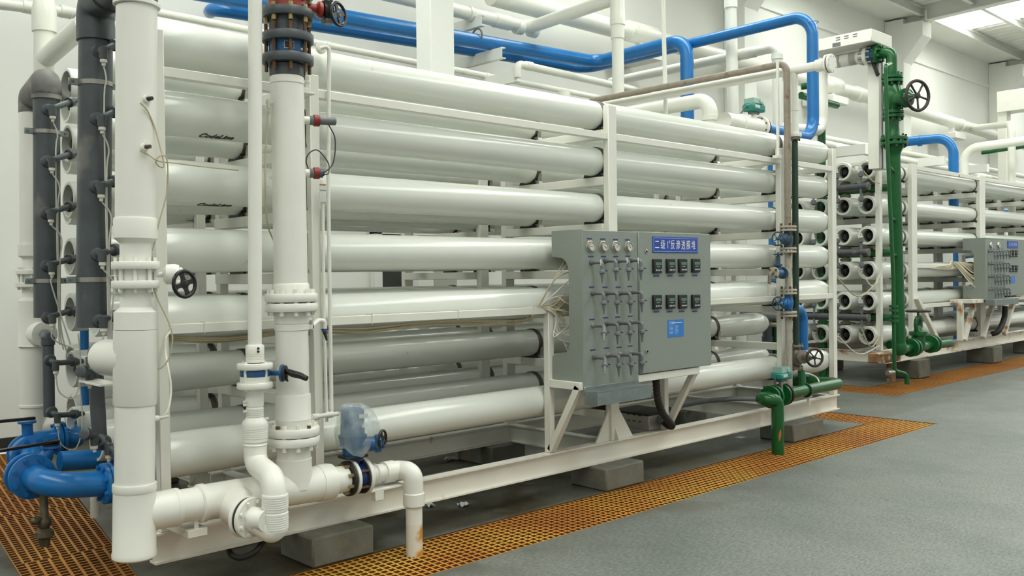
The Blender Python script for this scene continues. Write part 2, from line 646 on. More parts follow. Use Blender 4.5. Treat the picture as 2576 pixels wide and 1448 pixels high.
def turned(name, m, parent, y, a, b_, prof, seg=28, caps=(True, True)):
    """round body on the axis through the photo points a and b_ at depth y (a number, or one for each end);
    prof: (pixel along the longer axis, half width in pixels)"""
    ya, yb = y if isinstance(y, tuple) else (y, y)
    A, B = at(a[0], a[1], ya), at(b_[0], b_[1], yb)
    k = 1 if abs(b_[1] - a[1]) > abs(b_[0] - a[0]) else 0
    d = (B - A)
    L_ = d.length
    pr = []
    for q, hw in prof:
        # walk along the axis until the wanted pixel is met
        t = (q - a[k])/(b_[k] - a[k])
        for _ in range(6):
            p = A + d*t
            w_ = p - EYE
            pk = (w_.dot(rt)/w_.dot(fw)*F_PX + W_PX/2, w_.dot(dn)/w_.dot(fw)*F_PX + H_PX/2)[k]
            t += (q - pk)/(b_[k] - a[k])
        p = A + d*t
        pr.append((L_*t, hw*scale_at(p)))
    return MB().lathe(A, d, pr, seg, caps).build(name, m, parent)


def pts_at(*ps):
    return [at(*p) for p in ps]


def cable(name, m, parent, pts, r, seg=8, n=6):
    """smooth curve through the points"""
    P = [V(p) for p in pts]
    P = [P[0]*2 - P[1]] + P + [P[-1]*2 - P[-2]]
    out = []
    for i in range(1, len(P) - 2):
        p0, p1, p2, p3 = P[i - 1:i + 3]
        for k in range(n):
            t = k/n
            out.append(0.5*((2*p1) + (p2 - p0)*t + (2*p0 - 5*p1 + 4*p2 - p3)*t*t + (3*p1 - p0 - 3*p2 + p3)*t**3))
    out.append(P[-2])
    return MB().sweep(out, r, seg).build(name, m, parent)

# ================================================================ the setting
ZR = 7.62
mb = MB()


def poly(mb, pts):
    b0 = len(mb.v)
    mb.v += [V(p) for p in pts]
    mb.f.append(tuple(range(b0, b0 + len(pts))))


for q in ([(-15, -20), (60, -20), (60, -0.70), (-15, -0.70)], [(-15, -0.70), (1.30, -0.70), (1.32, -0.15), (-15, -0.15)],
          [(9.82, -0.70), (60, -0.70), (60, 0.55), (9.82, 0.55)], [(-15, -0.15), (1.32, -0.15), (1.98, 5.0), (-15, 5.0)],
          [(1.81, -0.15), (9.30, -0.15), (9.30, 5.0), (2.74, 5.0)], [(9.82, 0.55), (11.62, 0.55), (11.62, 5.0), (9.82, 5.0)],
          [(12.30, 1.22), (60, 1.22), (60, 5.0), (12.30, 5.0)]):
    poly(mb, [(x, y, 0) for x, y in q])
floor = struct(mb.build('floor', 'floor', None, False))
MB().box((-15, -1.2, -0.30), (60, 5.0, -0.26)).build('trench_bottom', 'trench', floor, False)
tw = MB()
for q in ([(1.3, -0.70), (9.82, -0.70)], [(9.82, -0.70), (9.82, 5.0)], [(9.30, 5.0), (9.30, -0.15)], [(9.30, -0.15), (1.81, -0.15)], [(1.81, -0.15), (2.74, 5.0)],
          [(1.98, 5.0), (1.32, -0.15)], [(1.32, -0.15), (1.30, -0.70)], [(60, 0.55), (11.62, 0.55)], [(11.62, 0.55), (11.62, 5.0)], [(12.30, 5.0), (12.30, 1.22)], [(12.30, 1.22), (60, 1.22)]):
    (xa, ya), (xb, yb) = q
    poly(tw, [(xa, ya, 0), (xb, yb, 0), (xb, yb, -0.27), (xa, ya, -0.27)])
tw.build('trench_side', 'trench', floor, False)

wall = struct(MB().box((-15, 5.0, 0), (60, 5.2, 7.47)).build('wall_back', 'wall', None, False))
struct(MB().box((-15, 4.97, 0), (9.0, 5.0, 0.13)).build('baseboard_back', 'baseboard', None, False))
# batten line along the wall
p0, p1 = at(2275, 142, 5.0), at(2464, 213, 5.0)
struct(MB().box((-15, 4.96, p0.z - 0.05), (60, 5.0, p0.z + 0.03)).build('trim_1', 'wall', None, False))

# roof: soffit, ribbed deck, purlins, rafters, skylights
roof = struct(MB().box((-15, 4.26, 7.46), (60, 5.2, 7.50)).build('ceiling', 'ceiling', None, False))
mb = MB()
xs = []
x = -15.0
prof = []
while x < 58:
    prof += [(x, 0.0), (x + 0.16, 0.0), (x + 0.20, 0.05), (x + 0.30, 0.05)]
    x += 0.34
b0 = 0
for y in (4.4, -13.0):
    mb.v += [V((px_, y, ZR + dz + (4.4 - y)*0.03)) for px_, dz in prof]
n = len(prof)
mb.f += [(i, i + 1, n + i + 1, n + i) for i in range(n - 1)]
mb.build('roof_deck', 'ceiling', roof, False)
RAFT = [-5.3, 1.35, 8.05, 14.72, 21.38, 28.0, 34.7, 41.4]
PURL = [4.22, 3.12, 2.02, 0.92, -0.2, -1.3, -2.4, -3.5, -4.6, -5.7, -6.8, -7.9, -9.0]
for y in PURL:
    z = ZR - 0.02 + (4.4 - y)*0.03
    m_ = MB()
    ibeam(m_, (-15, y, z - 0.10), (58, y, z - 0.10), 0.20, 0.09, 0.012, 0.01, (0, -1, 0), True)
    m_.build('purlin', 'ceiling', roof, False)
for x in RAFT:
    m_ = MB()
    a, b_ = V((x, 4.75, 7.48)), V((x, -13, 7.48 + 0.03*17))
    ibeam(m_, a, b_, 0.40, 0.22, 0.02, 0.016, (1, 0, 0))
    m_.build('rafter', 'ceiling', roof, False)
for x in RAFT[:-1]:
    for i, y in enumerate(PURL[:-1]):
        y0, y1 = y - 0.12, PURL[i + 1] + 0.14
        z0, z1 = ZR - 0.05 + (4.4 - y0)*0.03, ZR - 0.05 + (4.4 - y1)*0.03
        mb = MB()
        mb.prism([(x + 0.95, y0, z0), (x + 2.65, y0, z0), (x + 2.65, y1, z1), (x + 0.95, y1, z1)], (0, 0, 0.02))
        mb.build('skylight', 'skylight', roof, False)
# wall columns with brackets
for k, x in enumerate([14.72, 21.38, 28.0, 34.7]):
    hw = 0.20
    c = MB().box((x - hw, 4.55, 0), (x + hw, 4.999, 7.42), 0.01).build('trim_%d' % (k + 2), 'wall', None)
    struct(c)
    if x > 10:
        cb = MB()
        cb.prism([(x - 0.24, 4.56, 7.28), (x - 0.24, 4.10, 7.28), (x - 0.24, 4.10, 6.95), (x - 0.24, 4.56, 6.40)], (0.48, 0, 0))
        cb.build('corbel', 'wall', c, False)
        for dx in (-0.16, 0.16):
            MB().bar((x + dx, 4.05, 7.27), (x + dx, 4.05, 7.50), 0.03, 0.03, (0, 1, 0)).build('hanger_rod', 'wall', c, False)
xa_, xb_ = at(1084, 100, 3.1).x, at(1143, 100, 3.1).x
fc_ = struct(MB().box((xa_, 3.1, 0), (xb_, 3.1 + .26, 7.4), .008).build('trim_8', 'wall', None))
MB().box((xa_ - .02, 3.085, 3.72), (xb_ + .02, 3.375, 3.76), 0).build('splice_plate', 'wall', fc_, False)
# dark doorway seen through the rack
d0, d1 = at(955, 700, 4.95), at(1018, 700, 4.95)
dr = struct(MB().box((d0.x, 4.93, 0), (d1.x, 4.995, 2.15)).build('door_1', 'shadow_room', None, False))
for xx in (d0.x - 0.05, d1.x + 0.05):
    MB().box((xx - 0.06, 4.90, 0), (xx + 0.06, 4.995, 2.22)).build('door_jamb', 'wall', dr, False)
MB().box((d0.x - 0.11, 4.90, 2.15), (d1.x + 0.11, 4.995, 2.25)).build('door_head', 'wall', dr, False)

# ================================================================ gratings


def lattice(A, B, C, D, m, cell=0.05, bar=0.0135, dep=0.034):
    """moulded grid panel A-B-C-D, one connected piece with open cells"""
    A, B, C, D = V(A), V(B), V(C), V(D)
    nu = max(2, round((B - A).length/cell)); nv = max(2, round((D - A).length/cell))
    lu, lv = (B - A).length, (D - A).length
    us = [0.0]
    for i in range(nu):
        us += [(i + bar/cell/2*1.0)/nu, (i + 1 - bar/cell/2)/nu]
    us += [1.0]
    vs_ = [0.0]
    for i in range(nv):
        vs_ += [(i + bar/cell/2)/nv, (i + 1 - bar/cell/2)/nv]
    vs_ += [1.0]
    mb = MB()
    NU, NV = len(us), len(vs_)
    for z in (0, -dep):
        for v in vs_:
            for u in us:
                p = A*(1 - u)*(1 - v) + B*u*(1 - v) + C*u*v + D*(1 - u)*v
                mb.v.append(p + V((0, 0, z)))
    T = NU*NV
    for j in range(NV - 1):
        for i in range(NU - 1):
            a = j*NU + i
            hole = i % 2 == 1 and j % 2 == 1
            q = (a, a + 1, a + NU + 1, a + NU)
            if not hole:
                mb.f.append(q)
            else:
                for s_, e in ((0, 1), (1, 2), (2, 3), (3, 0)):
                    mb.f.append((q[s_], q[e], q[e] + T, q[s_] + T))
    for i in range(NU - 1):
        mb.f.append((i, i + 1, i + 1 + T, i + T))
        a = (NV - 1)*NU + i
        mb.f.append((a, a + 1, a + 1 + T, a + T))
    for j in range(NV - 1):
        a = j*NU
        mb.f.append((a, a + NU, a + NU + T, a + T))
        a += NU - 1
        mb.f.append((a, a + NU, a + NU + T, a + T))
    me = bpy.data.meshes.new('grating_panel')
    me.from_pydata([tuple(p) for p in mb.v], [], mb.f)
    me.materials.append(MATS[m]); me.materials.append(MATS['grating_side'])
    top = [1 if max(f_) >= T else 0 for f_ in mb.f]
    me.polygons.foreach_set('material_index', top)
    me.update()
    return me


def grating(label, strips, m):
    root = thing('floor_grating', label, 'grating', strips[0][0])
    o0 = V(root.location)
    for A, B, C, D in strips:
        A, B, C, D = V(A), V(B), V(C), V(D)
        n_ = max(1, round((B - A).length/1.22))
        for i in range(n_):
            g = 0.003/(B - A).length
            t0, t1 = i/n_ + g, (i + 1)/n_ - g
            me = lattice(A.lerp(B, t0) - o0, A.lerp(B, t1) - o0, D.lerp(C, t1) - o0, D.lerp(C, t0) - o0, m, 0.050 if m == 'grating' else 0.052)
            o = bpy.data.objects.new('grating_panel', me)
            col.objects.link(o); o.parent = root
    return root


zg = -0.004
grating('rusty orange grating strip along the front and right end of the near rack',
        [((1.31, -0.69, zg), (9.81, -0.69, zg), (9.81, -0.16, zg), (1.33, -0.16, zg)), ((9.81, -0.15, zg), (9.81, 4.9, zg), (9.31, 4.9, zg), (9.31, -0.15, zg))], 'grating')
grating('red brown grating strip in the lower left corner under the blue valves', [((1.33, -0.12, zg), (1.96, 4.9, zg), (2.70, 4.9, zg), (1.82, -0.12, zg))], 'grating_red')
grating('orange grating strip in front of the far rack', [((11.63, 0.56, zg), (34.0, 0.56, zg), (34.0, 1.21, zg), (11.63, 1.21, zg)), ((11.63, 4.9, zg), (11.63, 1.22, zg), (12.29, 1.22, zg), (12.29, 4.9, zg))], 'grating_red')

# ================================================================ near rack: vessels
ROWZ = [2.855, 2.493, 2.131, 1.769, 1.407, 1.045, 0.683]
COLY = [0.17, 0.90, 1.62, 2.33]
XL, XR, RV = 1.87, 9.08, 0.111
XST = {'B': 2.79, 'C': 5.42, 'D': 8.02}
ROWN = ['top', 'second', 'third', 'fourth', 'fifth', 'sixth', 'bottom']
COLN = ['front', 'second', 'third', 'rearmost']
proto = None


def strap_parts(v, x, r=RV, z=0.0, y=0.0):
    s_ = MB().lathe((x - 0.024, y, z), (1, 0, 0), [(0, r + .0005), (0, r + .005), (.017, r + .006), (.020, r + .001), (.028, r + .001), (.031, r + .006), (.048, r + .005), (.048, r + .0005)], 32, loop=True).build('strap', 'strap', v)
    c = MB()
    c.prism([(x - .012, y - r - .004, z - .035), (x + .018, y - r - .004, z - .035), (x + .022, y - r*.92, z - .10), (x - .012, y - r*.92, z - .10)], (0, -.012, 0))
    c.prism([(x - .02, y - r*.92 - .02, z - .10), (x + .03, y - r*.92 - .02, z - .10), (x + .03, y - r*.92 - .03, z - .125), (x - .02, y - r*.92 - .03, z - .125)], (0, .05, 0))
    c.build('clip', 'steel', s_)
    sd = MB()
    n_ = 12
    pts = [(x, y + math.sin(a)*(r + .001), z - math.cos(a)*(r + .001)) for a in [(-0.75 + 1.5*i/n_) for i in range(n_ + 1)]]
    pts += [(x, y + .10, z - r - .014), (x, y - .10, z - r - .014)]
    sd.prism([(px_ - .03, py_, pz_) for px_, py_, pz_ in pts], (.06, 0, 0))
    sd.build('saddle', 'black', v)


def make_vessel():
    v = thing('pressure_vessel', '-', 'pressure vessel')
    prof = []
    mb = MB()
    L_ = XR - XL
    mb_prof = [(0.0, .098), (0.0, .114), (.012, .119), (.24, .120), (.36, .1195), (.66, .114), (.90, RV), (L_ - .95, RV), (L_ - .80, .1185), (L_ - .22, .120)]
    for i in range(1, 9):
        a = i/8*PI/2
        mb_prof.append((L_ - .22 + .22*math.sin(a), .120*(0.12 + 0.88*math.cos(a)**0.75) if i < 8 else .004))
    prof = [(.16, .096)] + mb_prof
    mb.lathe((XL, 0, 0), (1, 0, 0), prof, 36, (False, True))
    mb.build('shell', 'vessel', v)
    MB().lathe((XL + .07, 0, 0), (1, 0, 0), [(0, .03), (.01, .097), (.05, .0985)], 28).build('end_plate', 'vessel_bore', v)
    MB().lathe((XL + .02, 0, 0), (1, 0, 0), [(0, .022), (.01, .030), (.03, .030), (.06, .024)], 16).build('port', 'rubber', v)
    for k in 'BCD':
        strap_parts(v, XST[k])
    return v


for c in range(4):
    for r in range(7):
        if c == 0 and r == 5:
            continue
        if proto is None:
            proto = make_vessel(); o = proto
        else:
            o = dup(proto)
        o.location = ((0, 0, .10, .32)[c], COLY[c], ROWZ[r])
        o['label'] = 'long white pressure vessel, %s row of the %s column in the near rack' % (ROWN[r], COLN[c])
        o['group'] = 'pressure vessels in the near rack'
# maker's lettering on the front vessels
def on_vessel(x0, r, a0):
    z0 = ROWZ[r]
    def fn(x, y, z):
        a = a0 + y/RV
        R = .1206 + z - 0.0055*max(0, min(1, (x0 + x - XL - .36)/.30))
        return (x0 + x, COLY[0] - math.cos(a)*R, z0 + math.sin(a)*R)
    return fn
front = [o for o in bpy.data.objects if o.get('category') == 'pressure vessel' and abs(o.location.y - COLY[0]) < 1e-4]
for r, x0 in ((1, 2.16), (2, 2.15)):
    par = [o for o in front if abs(o.location.z - ROWZ[r]) < 1e-4][0]
    text_mesh('CodeLine', 0.046, 'lettering', 'ink_black', on_vessel(x0, r, -1.12 if r == 1 else -1.3), 0.0004, parent=par, shear=0.35, sx=1.1, bold=.0018)

# ================================================================ near rack: frame
fr = thing('rack_frame', 'white welded steel frame of the near rack with posts, rails and base beams', 'frame', (1.86, 0, 0.17))
PX = {'A': (1.875, 1.932), 'B': (2.775, 2.835), 'C': (5.385, 5.485), 'D': (7.90, 7.97), 'E': (8.93, 9.01)}
TOP = {'A': 2.885, 'B': 2.78, 'C': 2.915, 'D': 2.80, 'E': 2.885}


def post(x0, x1, y0, y1, z0, z1, m='frame', par=None):
    return MB().box((x0, y0, z0), (x1, y1, z1), 0.004).build('post', m, par or fr)


for k, (x0, x1) in PX.items():
    z0 = 0.327
    post(x0, x1, 0.0, 0.055, z0, TOP[k])
    for y in (1.17, 1.50, 2.62):
        if k != 'A':
            post(x0, x1, y, y + .06, z0, 2.90)
def rail(x0, x1, y, ztop, h=0.052, w=0.05):
    return MB().box((x0, y, ztop - h), (x1, y + w, ztop), 0.004).build('rail', 'frame', fr)
RT1, RT2 = 2.700, 1.385
cuts = [PX[k] for k in 'ABCDE']
for a, b_ in zip(cuts[:-1], cuts[1:]):
    rail(a[1] - .001, b_[0] + .001, 0.004, RT1)
for a, b_ in ((PX['A'][1], PX['B'][0]), (PX['B'][1], 4.70), (6.10, PX['D'][0]), (PX['D'][1], PX['E'][0])):
    rail(a, b_, 0.004, RT2)
for y in (1.18, 2.63):
    rail(PX['B'][1], PX['E'][0], y, RT1, .05, .04)
# cross beams carrying the vessels
for k in 'BCD':
    x0 = PX[k][0] - 0.005
    for z in ROWZ:
        for y0, y1 in ((0.055, 1.17), (1.56, 2.62)):
            MB().box((XST[k] - .05, y0, z - RV - .014 - .065), (XST[k] + .05, y1, z - RV - .014), .003).build('cross_beam', 'frame', fr)
for k in 'E':
    x0, x1 = PX[k]
    for z in (RT1, RT2):
        for y0, y1 in ((0.055, 1.17), (1.56, 2.62)):
            MB().box((x0 + .005, y0, z - .05), (x1 - .005, y1, z), .003).build('cross_beam', 'frame', fr)
# base beams
for y, side in ((0.03, (0, -1, 0)), (1.20, (0, -1, 0)), (1.53, (0, 1, 0)), (2.65, (0, 1, 0))):
    m_ = MB()
    ibeam(m_, (1.84 if y < 1.0 else 2.70, y, 0.249), (9.04, y, 0.249), 0.156, 0.075, 0.011, 0.008, side)
    m_.build('base_beam', 'beam', fr, False)
for k in 'BCDE':
    x = sum(PX[k])/2
    for y0, y1 in ((.035, 1.195), (1.535, 2.645)):
        m_ = MB()
        ibeam(m_, (x, y0, 0.249), (x, y1, 0.249), 0.15, 0.07, 0.01, 0.008, (1, 0, 0))
        m_.build('base_cross_beam', 'frame', fr, False)
# gusset feet of the middle column
xc = (PX['C'][0] + PX['C'][1])/2
g = MB()
g.prism([(xc - .21, .028, .328), (xc + .23, .028, .328), (xc + .05, .028, .58), (xc - .05, .028, .58)], (0, -.012, 0))
g.build('gusset', 'frame', fr, False)
g = MB()
g.prism([(xc, -.035, .328), (xc, .03, .328), (xc, .03, .50)], (.012, 0, 0))
g.build('gusset', 'frame', fr, False)
# panel stand: upright, braces and ledger
xs0, xp, yp = 4.705, 4.735, -0.30
MB().box((xs0, 0.0, .328), (xs0 + .055, .055, RT2), .004).build('post', 'frame', fr)
zb = 0.86
MB().box((xs0, yp + .0, zb - .055), (xs0 + .05, 0.0, zb), .003).build('bracket_arm', 'frame', fr)
MB().bar((xs0 + .025, yp + .03, zb - .03), (xs0 + .025, .01, .345), .05, .05, (0, 1, 0), .003).build('brace', 'frame', fr)
x2 = 6.08
MB().box((5.30, yp, zb - .055), (x2 + .05, yp + .05, zb), .003).build('ledger', 'frame', fr)
MB().box((x2, yp + .05, zb - .055), (x2 + .05, 0.0, zb), .003).build('bracket_arm', 'frame', fr)
MB().bar((x2 + .025, yp + .03, zb - .03), (x2 + .025, .01, .345), .05, .05, (0, 1, 0), .003).build('brace', 'frame', fr)
MB().box((x2 - .02, 0.0, .328), (x2 + .035, .055, zb - .05), .004).build('post', 'frame', fr)

# concrete blocks under the beams
for i, (x0, x1, lab) in enumerate(((2.65, 3.06, 'concrete support block under the beam beside the white drain pipe'), (5.13, 5.58, 'concrete support block under the middle of the near beam'), (7.82, 8.40, 'concrete support block behind the green drain pipe'))):
    b_ = MB().box((x0, -.165, 0), (x1, .20, .170), .012).build('concrete_block', 'concrete', None)
    recentre(tag(b_, lab, 'block', 'concrete blocks carrying the near rack'))
for x0 in (2.65, 5.13, 7.85):
    for y0, lab in ((1.1, 'under the second base beam'), (2.5, 'under the rear base beam')):
        b_ = MB().box((x0, y0, 0), (x0 + .4, y0 + .45 - .1*(y0 > 2), .170), .012).build('concrete_block', 'concrete', None)
        recentre(tag(b_, 'concrete block in the shade %s, %s bay' % (lab, {2.65: 'left', 5.13: 'middle', 7.85: 'right'}[x0]), 'block', 'concrete blocks carrying the near rack'))

# ================================================================ front white riser with its valve
YF = -0.25
TOPL, BOTL = (344, 20), (338, 1400)


def ww(name, prof, m='pvc', par=None, seg=32):
    return turned(name, m, par or riser, YF, TOPL, BOTL, prof, seg)


riser = thing('white_riser_pipe', 'tall thick white riser pipe at the left front corner of the near rack', 'pipe', at(338, 1400, YF))
ww('pipe', [(12, 49), (548, 49)])
ww('collar', [(6, 53), (9, 56), (17, 56), (19, 51)])
ww('collar', [(548, 51), (553, 53), (600, 52), (612, 38), (660, 37)])
ww('pipe', [(722, 37), (772, 37), (784, 51), (828, 51)])
ww('sleeve', [(829, 52), (1014, 52), (1018, 50)])
ww('pipe', [(1018, 48), (1216, 48)])
ww('collar', [(1214, 52), (1218, 53), (1232, 53), (1236, 51)])
ww('tee_body', [(1236, 51), (1384, 52), (1388, 54), (1398, 53), (1402, 48)])
flange_c = [at(341, 667, YF), at(341, 715, YF)]
rs = scale_at(flange_c[0])
for c_ in flange_c:
    flange(riser, c_, (0, 0, 1), 57*rs, 20*rs, 'pvc', None)
bolts(riser, at(341, 691, YF), (0, 0, 1), 46*rs, 8, 'pvc', 4.5*rs, 88*rs, .5)
for (px_, py_, m_) in ((347, 256, 'rubber'), (342, 375, 'bronze')):
    p = at(px_, py_, YF) + V((0, -50*rs, 0))
    q = V((p.x, p.y, p.z))
    s_ = MB().cyl(q + V((0, .03, 0)), q + V((.006, -.012, 0)), .018).build('boss', 'pvc', riser)
    MB().cyl(q + V((.006, -.010, 0)), q + V((.016, -.035, .0)), .010, .009).build('plug', m_, s_)
p = at(383, 1053, YF)
s_ = MB().cyl(p - V((.05, 0, 0)), p + V((.03, 0, 0)), .014).build('boss', 'pvc', riser)
MB().cyl(p + V((.028, 0, 0)), p + V((.075, -.01, .004)), .009, .007).build('hose_tail', 'cable_white', s_)

bv = thing('butterfly_valve', 'white wafer valve on the front riser with black four-hole handwheel', 'valve', at(341, 705, YF))
turned('body', 'pvc', bv, YF, TOPL, BOTL, [(677, 40), (705, 40)])
ax = [at(384, 691, YF), at(418, 690, YF - .03), at(462, 700, YF - .09)]
MB().cyl(at(350, 691, YF), ax[1], .013).build('stem', 'pvc', bv)
g = MB()
g.lathe(at(412, 690, YF - .02), V((1, -.5, 0)), [(0, .035), (.012, .048), (.05, .050), (.07, .045)], 24)
g.build('gearbox', 'pvc', bv)
MB().box(at(425, 672, YF - .01) - V((0, .05, .07)), at(458, 672, YF - .03) + V((0, .02, .0)), .012).build('gear_cover', 'pvc', bv)
wc = at(464, 714, YF - .17)
MB().cyl(at(440, 708, YF - .04), wc, .012).build('wheel_shaft', 'pvc', bv)
solid_wheel(bv, wc, V((.25, -1, .05)), 37*scale_at(wc), 'black')

# horizontal header along the front of the beam
hd = thing('header_pipe', 'white horizontal header pipe running along the front of the base beam', 'pipe', at(470, 1300, YF))
HA, HB = (395, 1283), (862, 1205)


def hh(name, prof, m='pvc', par=None):
    return turned(name, m, par or hd, YF, HA, HB, prof, 32)


hh('branch', [(345, 42), (395, 47), (436, 47)])
hh('ring', [(434, 48), (446, 48)])
hh('pipe', [(444, 42), (505, 42)])
hh('coupling', [(496, 44), (500, 48), (512, 48), (516, 45), (600, 45)])
hh('pipe', [(598, 44), (800, 44)])
hh('ring', [(798, 46), (824, 46), (832, 44)])
hh('pipe', [(828, 35), (868, 33)])
# tee branch towards the viewer
t0, t1 = at(590, 1262, YF), at(614, 1298, YF - .20)
MB().lathe(t0, t1 - t0, [(0, .098), (.10, .098), ((t1 - t0).length*.82, .070), ((t1 - t0).length, .070)], 32).build('tee_branch', 'pvc', hd)
td = (t1 - t0).normalized()
td = V((.28, -1, -.02)).normalized()
flange(hd, t1 + td*.008, td, .100, .022, 'pvc', None, name='flange')
MB().lathe(t1 + td*.019, td, [(0, .093), (.018, .093)], 32).build('gasket', 'rubber', hd)
fl2 = t1 + td*.048
flange(hd, fl2, td, .100, .022, 'pvc', 'pvc', 8, .010, .05)
# support bracket of the header
for (px_, py_) in ((487, 1335),):
    p = at(px_, py_, YF)
    MB().box((p.x - .05, p.y - .05, p.z - .02), (p.x + .05, p.y + .24, p.z + .02), .003).build('bracket', 'frame', hd)
    MB().bar((p.x, p.y - .03, p.z), (p.x, p.y - .03, p.z + .10), .022, .006, (0, 1, 0)).build('clamp_strap', 'frame', hd)
p = at(940, 1232, YF)
MB().box((p.x - .03, p.y - .06, p.z - .05), (p.x + .03, p.y - .02, p.z + .005), .003).build('bracket', 'frame', hd)
MB().box((p.x - .06, p.y - .06, p.z + .002), (p.x + .18, p.y + .22, p.z + .016), .003).build('bracket_plate', 'frame', hd)
MB().torus(at(944, 1190, YF), (1, 0, 0), 27*rs, .006, 28, 8).build('clamp_ring', 'frame', hd)

# actuated valve at the header's right end and the drop to the grating
for px_ in (872, 884, 918):
    pass
c1, c2, c3, c4 = at(874, 1203, YF), at(884, 1201, YF), at(899, 1199, YF), at(916, 1196, YF)
sc1 = scale_at(c1)
dX = V((1, 0, 0))
av = thing('actuated_valve', 'blue motor valve under a clear plastic bag at the end of the white header', 'valve', c3)
flange(av, c1, dX, 44*sc1, .016, 'rubber', 'brass_bolt', 8, .011, .075)
flange(av, c2, dX, 45*sc1, .020, 'pvc', None)
MB().lathe(c3 - dX*.02, dX, [(0, 36*sc1), (.04, 36*sc1)], 32).build('valve_body', 'blue_dark', av)
bolts(av, c3, dX, 40*sc1, 6, 'rust_bolt', .008, .06, .5)
flange(av, c3 + dX*.026, dX, 43*sc1, .010, 'rubber', None)
flange(av, c4, dX, 45*sc1, .024, 'pvc', None)
neck = at(888, 1150, YF)
MB().lathe(c3, (0, 0, 1), [(0, .025), (neck.z - c3.z - .02, .020), (neck.z - c3.z - .02, .035), (neck.z - c3.z, .035)], 20).build('neck', 'blue_dark', av)
MB().box(neck + V((-.07, -.05, .0)), neck + V((.07, .05, .016)), .004).build('mounting_plate', 'rubber', av)
zb0 = neck.z + .016
ztop = at(905, 1024, YF).z
act = MB().lathe((neck.x, neck.y, zb0), (0, 0, 1), [(0, .056), (.05, .062), (.05, .072), (.09, .076), (.10, .080), (.112, .080), (.116, .068), (ztop - zb0 - .03, .066), (ztop - zb0 - .008, .063), (ztop - zb0, .052)], 28).build('actuator', 'blue_valve', av)
MB().lathe((neck.x + .01, neck.y - .02, zb0 + .055), (1, -.45, 0), [(0, .045), (.10, .042), (.11, .052), (.135, .052), (.135, .03), (.15, .03)], 20).build('gear_housing', 'blue_valve', act)
MB().lathe((neck.x + .085, neck.y - .055, zb0 + .02), (0, 0, 1), [(0, .012), (.008, .026), (.05, .026), (.06, .016)], 14).build('switch_cap', 'blue_valve', act)
MB().cyl(at(940, 1108, YF - .04), at(962, 1104, YF - .10), .012).build('wheel_shaft', 'blue_valve', av)
solid_wheel(av, at(962, 1104, YF - .10), V((.49, -.87, 0)), 25*sc1, 'black')
for (px_, py_, w_, h_) in ((914, 1046, .028, .011), (918, 1070, .017, .009)):
    p = at(px_, py_, YF - .070)
    MB().box(p - V((w_, .002, h_)), p + V((w_, .002, h_)), 0).build('plate', 'paper', act)
# bag: a crumpled shell hung over the actuator, drawn out to the right
bg_ = MB()
rings = []
N = 40
zs = [ztop + .022, ztop + .02, ztop + .005, ztop - .03, ztop - .07, ztop - .11, ztop - .15, ztop - .19, ztop - .215]
rd = [.02, .058, .074, .082, .090, .096, .098, .090, .084]
for i, (z, r) in enumerate(zip(zs, rd)):
    ring = []
    for j in range(N):
        a = 2*PI*j/N
        k = 1 + .05*math.sin(a*5 + i*1.3) + .04*math.sin(a*9 - i*.9)
        pull = max(0, math.cos(a + .35))**3*(.0 if i < 2 else min(1, (i - 1)/4)*.085)
        drop = 0
        if i >= 7:
            drop = -.05*max(0, math.cos(a + PI/2 + .1))**4 + .03*max(0, math.cos(a - .2)) * (1 if i == 8 else .5)
        ring.append(V((neck.x + math.cos(a)*(r*k + pull), neck.y + math.sin(a)*(r*k + pull*.3), z + drop + .006*math.sin(a*7 + i))))
    rings.append(ring)
bg_.ring_strip(rings, True, False)
bg_.build('plastic_bag', 'bag', av)

dp = thing('drain_pipe', 'white drain pipe turning down into the front grating, rust at its foot', 'pipe', atz(1043, 1395, 0))
f0 = atz(1043, 1392, 0)
zc = at(1000, 1183, YF).z
q0, q1, q2 = at(922, 1195, YF), at(1004, 1180, YF), V((f0.x, f0.y, zc))
rr_ = 21*scale_at(f0)
MB().cyl(at(920, 1195, YF), at(968, 1187, YF), rr_*1.05, seg=24).build('pipe', 'pvc', dp)
MB().cyl(at(964, 1188, YF), at(988, 1184, YF), rr_*1.28, seg=24).build('coupling', 'pvc', dp)
pp = [at(985, 1184, YF), V((q1.x, YF, zc)), V((f0.x - .005, f0.y, zc)), V((f0.x, f0.y, zc - .16))]
MB().pipe(pp, rr_*1.18, .07, 24, 10).build('elbow', 'pvc', dp)
MB().lathe((f0.x, f0.y, zc - .12), (0, 0, -1), [(0, rr_*1.2), (.005, rr_*1.3), (.075, rr_*1.3), (.085, rr_*1.1)], 24).build('socket', 'pvc', dp)
MB().cyl((f0.x, f0.y, zc - .18), (f0.x, f0.y, .18), rr_, seg=24).build('pipe', 'pvc', dp)
MB().cyl((f0.x, f0.y, .18), (f0.x, f0.y, -.05), rr_, seg=24).build('pipe', 'pvc_rust', dp)

# ================================================================ second riser with grey flanges on top
v2 = thing('flanged_riser_pipe', 'white riser pipe with two white flange joints and grey flanges on top', 'pipe', at(741, 1225, YF))
T2, B2 = (722, 190), (741, 1215)


def vv(name, prof, m='pvc', par=None, seg=32):
    return turned(name, m, par or v2, YF, T2, B2, prof, seg)


